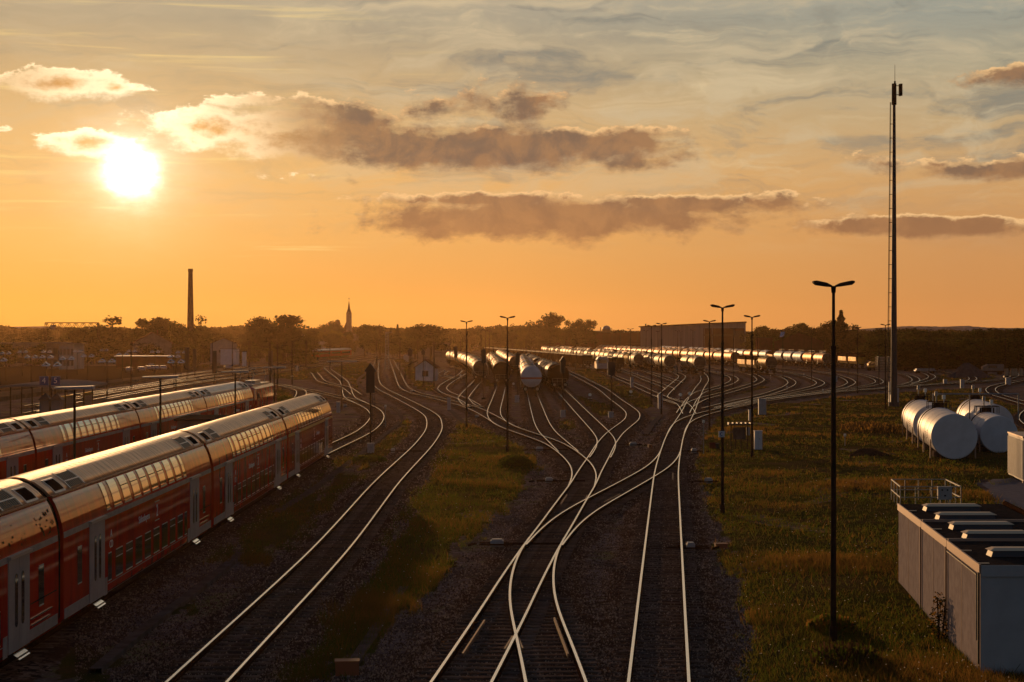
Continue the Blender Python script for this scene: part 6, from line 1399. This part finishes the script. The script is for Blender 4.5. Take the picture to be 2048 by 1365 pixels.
# ------------------------------------------------------------------ trees
def crown_mesh(name, kind, seed, n, mats_):
    rg = np.random.default_rng(seed); P = []; M = []
    H = 1.0
    if kind == 'conifer':
        for i in range(n):
            z = rg.random() ** .85; r = (1 - z) * .30 * (.75 + .35 * math.sin(z * 40)) * rg.uniform(.45, 1.05); a = rg.uniform(0, 2 * math.pi)
            P.append((r * math.cos(a), r * math.sin(a), .08 + z * .92)); M.append(i % 2)
    else:
        blobs = []
        nb = {'broad': 17, 'tall': 13, 'birch': 15, 'bushy': 26}[kind]
        for i in range(nb):
            z = rg.uniform(dict(bushy=.06, broad=.24).get(kind, .32), .88); rad = {'broad': .40, 'tall': .20, 'birch': .22, 'bushy': .42}[kind] * math.sin(math.pi * min(.97, max(.3 if kind == 'bushy' else .12, (z - .16) / .84))) ** .6
            a = rg.uniform(0, 2 * math.pi); q = rg.uniform(.35, 1) * rad
            blobs.append((q * math.cos(a), q * math.sin(a), z, rg.uniform(.09, .17) * (1 if kind in ('broad', 'bushy') else .8)))
        blobs.append((0, 0, .86, .12)); blobs.append((0, 0, .55, .2))
        w_ = np.array([b[3] ** 2 for b in blobs]); w_ /= w_.sum()
        ch = rg.choice(len(blobs), n, p=w_)
        for c_ in ch:
            b = blobs[c_]; v = rg.normal(0, 1, 3); v /= np.linalg.norm(v); r = b[3] * rg.uniform(.35, 1.12)
            P.append((b[0] + v[0] * r, b[1] + v[1] * r, b[2] + v[2] * r * .85)); M.append(int(c_ % 2))
    P = np.array(P); k = len(P); s_ = (.024 if kind != 'birch' else .015) * rg.uniform(.6, 1.5, k) * (3000 / n) ** .4
    a = rg.normal(0, 1, (k, 3)); a /= np.linalg.norm(a, axis=1)[:, None]; b = rg.normal(0, 1, (k, 3)); b -= (a * b).sum(1)[:, None] * a; b /= np.linalg.norm(b, axis=1)[:, None]
    a *= s_[:, None]; b *= (s_ * .8)[:, None]
    V = np.stack([P - a, P + b * .6, P + a, P - b], 1).reshape(-1, 3)
    me = bpy.data.meshes.new(name); me.vertices.add(4 * k); me.vertices.foreach_set('co', V.astype(np.float32).ravel()); me.loops.add(4 * k); me.loops.foreach_set('vertex_index', np.arange(4 * k, dtype=np.int32))
    me.polygons.add(k); me.polygons.foreach_set('loop_start', np.arange(0, 4 * k, 4, dtype=np.int32)); me.polygons.foreach_set('material_index', np.array(M, dtype=np.int32)); me.update(calc_edges=True)
    for q in mats_: me.materials.append(q)
    return me
def trunk_mesh(kind, seed):
    rg = random.Random(seed); m = MB(); m.cyl((0, 0, 0), (0, 0, .45), .022, .015, 8); m.cyl((0, 0, .45), (.01, 0, .9), .015, .004, 8)
    if kind != 'conifer':
        for i in range(9):
            a = rg.uniform(0, 6.28); z = rg.uniform(.28, .6); r = rg.uniform(.12, .28); m.cyl((0, 0, z), (r * math.cos(a), r * math.sin(a), z + rg.uniform(.1, .25)), .008, .002, 5)
    o = m.build('trunk', bark); me = o.data; bpy.data.objects.remove(o); return me
TM = {}
for kind, nn, mats_ in (('bushy', 3600, [leaf_b, leaf_a]), ('broad', 3400, [leaf_a, leaf_b]), ('tall', 2600, [leaf_b, leaf_a]), ('birch', 1500, [leaf_a, leaf_b]), ('conifer', 2600, [leaf_c, leaf_b])):
    TM[kind] = [(crown_mesh('crown', kind, 20 + i * 7 + len(kind), nn, mats_), trunk_mesh(kind, i)) for i in range(3 if kind in ('broad', 'tall', 'bushy') else 2)]
TN = dict(bushy='bushy_tree', broad='broadleaf_tree', tall='slim_tree', birch='birch_tree', conifer='spruce_tree'); TW = dict(bushy='dense low-branched tree', broad='round-crowned broadleaf tree', tall='slim upright tree', birch='airy light-crowned tree', conifer='pointed spruce')
tcount = 0
def tree(px, pyt, Z, kind, lab, wid=1.0, group=None):
    global tcount
    H = HZ(pyt, Z); cm_, tm_ = TM[kind][tcount % len(TM[kind])]; tcount += 1
    t = thing(TN[kind], TW[kind] + ' ' + lab, 'tree', tuple(WX(px, Z)), RNG.uniform(0, 6.28), group); t.scale = (H * wid, H * wid, H)
    for nme, me in (('trunk', tm_), ('crown', cm_)):
        o = bpy.data.objects.new(nme, me); COL.objects.link(o); o.parent = t
NAMED = [(226, 629, 680, 'broad', 'right of the lattice girder', 1.7), (190, 650, 665, 'broad', 'under the lattice girder', 1.2), (150, 655, 660, 'broad', 'left of the biggest round tree', 1.2), (285, 634, 660, 'tall', 'left of the old gabled house roof', 1.2), (317, 632, 665, 'tall', 'behind the old gabled house', 1.0), (335, 641, 670, 'broad', 'right behind the old gabled house', 1.1),
 (402, 627, 720, 'birch', 'just right of the factory chimney', 1.1), (370, 648, 670, 'broad', 'left of the factory chimney', .9), (510, 632, 640, 'broad', 'with a rounded top left of the higher one', .95), (568, 626, 630, 'tall', 'forming the peak left of the church', 1.7), (600, 640, 640, 'birch', 'falling away from the peak', 1.1), (545, 642, 650, 'broad', 'between the two high crowns', .8),
 (650, 646, 960, 'broad', 'left of the round tower', 1.8), (667, 643, 1020, 'broad', 'at the round tower', 1.2), (730, 648, 800, 'broad', 'right of the church', 1.3), (760, 647, 760, 'broad', 'above the lattice mast', 1.5), (795, 650, 820, 'conifer', 'right of the lattice mast', 1), (862, 647, 700, 'broad', 'above the long pale wall', 1.6), (830, 650, 740, 'broad', 'left above the long pale wall', 1.5),
 (1093, 626, 1000, 'broad', 'left half of the tall centre group', 1.05), (1108, 628, 1006, 'broad', 'right half of the tall centre group', .85), (1136, 637, 1060, 'broad', 'left of three lower centre trees', .85), (1157, 639, 1050, 'broad', 'middle of three lower centre trees', 1.0), (1179, 638, 1060, 'broad', 'right of three lower centre trees', .75), (1025, 645, 980, 'birch', 'by the centre-left lamp head', .9), (1042, 654, 1000, 'broad', 'low beside the centre-left lamp head', .8),
 (1525, 650, 890, 'tall', 'just right of the freight shed', 1.4), (1549, 655, 810, 'broad', 'above the bright tilted panel, left', 1.3), (1580, 654, 830, 'broad', 'above the dark red building, left', 1.3), (1604, 644, 810, 'tall', 'above the dark red building, middle', 1.3), (1625, 651, 790, 'broad', 'above the dark red building, right', 1.2), (1652, 642, 770, 'broad', 'left of the foreground lamp post top', 1.2), (1682, 622, 760, 'conifer', 'rising right of the foreground lamp post', 1.3), (1708, 646, 760, 'broad', 'right of the tall spruce', 1.2), (1669, 640, 775, 'broad', 'behind the foreground lamp post', 1.0)]
for px, py, Z, k, l, w in NAMED: tree(px, py, Z, k, l, w, 'skyline trees')
rg = random.Random(5); SID = ['behind the left houses', 'among the left bushes', 'in the right wood']
cells = {}
def filler(n, x0, x1, y0, y1, Z0, Z1, where, kinds, w0=1.1, w1=1.6):
    for i in range(n):
        px = x0 + (x1 - x0) * (i + rg.random() * .8) / n; tree(px, rg.uniform(y0, y1), rg.uniform(Z0, Z1), kinds[i % len(kinds)], f'{ORD[i % 28]} from the left {where}', rg.uniform(w0, w1), 'trees ' + where)
filler(26, -20, 700, 655, 666, 760, 900, 'in the hazy wood behind the left houses', ['bushy', 'broad', 'tall'])
filler(24, -10, 640, 670, 688, 540, 680, 'in the bushes between the left houses', ['bushy'], 1.3, 1.9)
filler(14, 700, 1060, 656, 664, 980, 1120, 'in the low wood beyond the tank rows', ['bushy', 'tall'])
filler(28, 1750, 2070, 654, 668, 540, 640, 'in the dark wood at the right', ['bushy', 'broad', 'bushy'], 1.2, 1.8)
filler(26, 1765, 2070, 672, 684, 480, 520, 'in the front edge of the right wood', ['bushy'], 1.5, 2.0)
filler(10, 1500, 1740, 658, 668, 760, 820, 'behind the dark red building', ['bushy'], 1.3, 1.8)
# far-off wood as one mass
def wood(name, px0, px1, Z, pyt, n, lab, seed):
    rg = np.random.default_rng(seed); x0, x1 = (px0 - 1024) / F * Z, (px1 - 1024) / F * Z
    X = rg.uniform(x0, x1, n); Y = Z + rg.uniform(0, 60, n); top = HZ(pyt, Z); Hh = top * (.80 + .14 * vn(X, Y, 19) + .10 * vn(X + 9, Y, 5) + .05 * vn(X, Y, 1.7)); Zc = Hh * rg.random(n) ** .6
    tip = rg.random(n) < .1; Zc[tip] = Hh[tip] * 1.02
    P = np.column_stack([X, Y, Zc]); s_ = rg.uniform(.4, 1.0, n) * Z / 1000
    a = rg.normal(0, 1, (n, 3)); a /= np.linalg.norm(a, axis=1)[:, None]; b = rg.normal(0, 1, (n, 3)); b -= (a * b).sum(1)[:, None] * a; b /= np.linalg.norm(b, axis=1)[:, None]
    V = np.stack([P - a * s_[:, None], P + b * s_[:, None], P + a * s_[:, None], P - b * s_[:, None]], 1).reshape(-1, 3)
    me = bpy.data.meshes.new(name); me.vertices.add(4 * n); me.vertices.foreach_set('co', V.astype(np.float32).ravel()); me.loops.add(4 * n); me.loops.foreach_set('vertex_index', np.arange(4 * n, dtype=np.int32))
    me.polygons.add(n); me.polygons.foreach_set('loop_start', np.arange(0, 4 * n, 4, dtype=np.int32)); me.update(calc_edges=True); me.materials.append(leaf_b)
    o = bpy.data.objects.new(name, me); COL.objects.link(o); tag(o, lab, 'wood', kind='stuff')
wood('distant_wood', -60, 1100, 1200, 652, 60000, 'far wood closing the horizon on the left and centre', 1)
wood('distant_wood', 1080, 2110, 1180, 659, 46000, 'far wood closing the horizon on the right', 2)
# hills
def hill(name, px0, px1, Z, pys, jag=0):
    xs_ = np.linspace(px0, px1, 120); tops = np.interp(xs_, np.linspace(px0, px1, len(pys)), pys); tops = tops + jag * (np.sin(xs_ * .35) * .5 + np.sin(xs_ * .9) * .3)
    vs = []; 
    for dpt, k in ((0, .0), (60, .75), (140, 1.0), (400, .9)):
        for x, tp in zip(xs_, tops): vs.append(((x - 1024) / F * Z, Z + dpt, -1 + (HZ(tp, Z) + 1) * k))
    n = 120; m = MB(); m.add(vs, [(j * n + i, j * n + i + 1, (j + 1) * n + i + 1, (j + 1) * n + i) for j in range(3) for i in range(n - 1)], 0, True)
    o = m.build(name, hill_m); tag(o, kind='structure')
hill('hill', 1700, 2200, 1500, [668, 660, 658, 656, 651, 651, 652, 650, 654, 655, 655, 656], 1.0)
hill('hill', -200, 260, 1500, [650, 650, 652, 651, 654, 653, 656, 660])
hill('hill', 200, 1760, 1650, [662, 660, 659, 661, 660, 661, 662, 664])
# two distant birds
# ------------------------------------------------------------------ haze
m = MB(); m.box(-700, 700, -90, 2240, -1.0, 46.5); hz = m.build('haze', []); tag(hz, kind='stuff')
hm = bpy.data.materials.new('haze'); hm.use_nodes = True; t = NT(hm.node_tree); t.n.clear()
v = t.new('ShaderNodeVolumePrincipled'); v.inputs['Color'].default_value = (0.92, 0.55, 0.26, 1); v.inputs['Density'].default_value = HAZE; v.inputs['Anisotropy'].default_value = 0.80
t.l.new(v.outputs[0], t.new('ShaderNodeOutputMaterial').inputs['Volume']); hz.data.materials.append(hm)
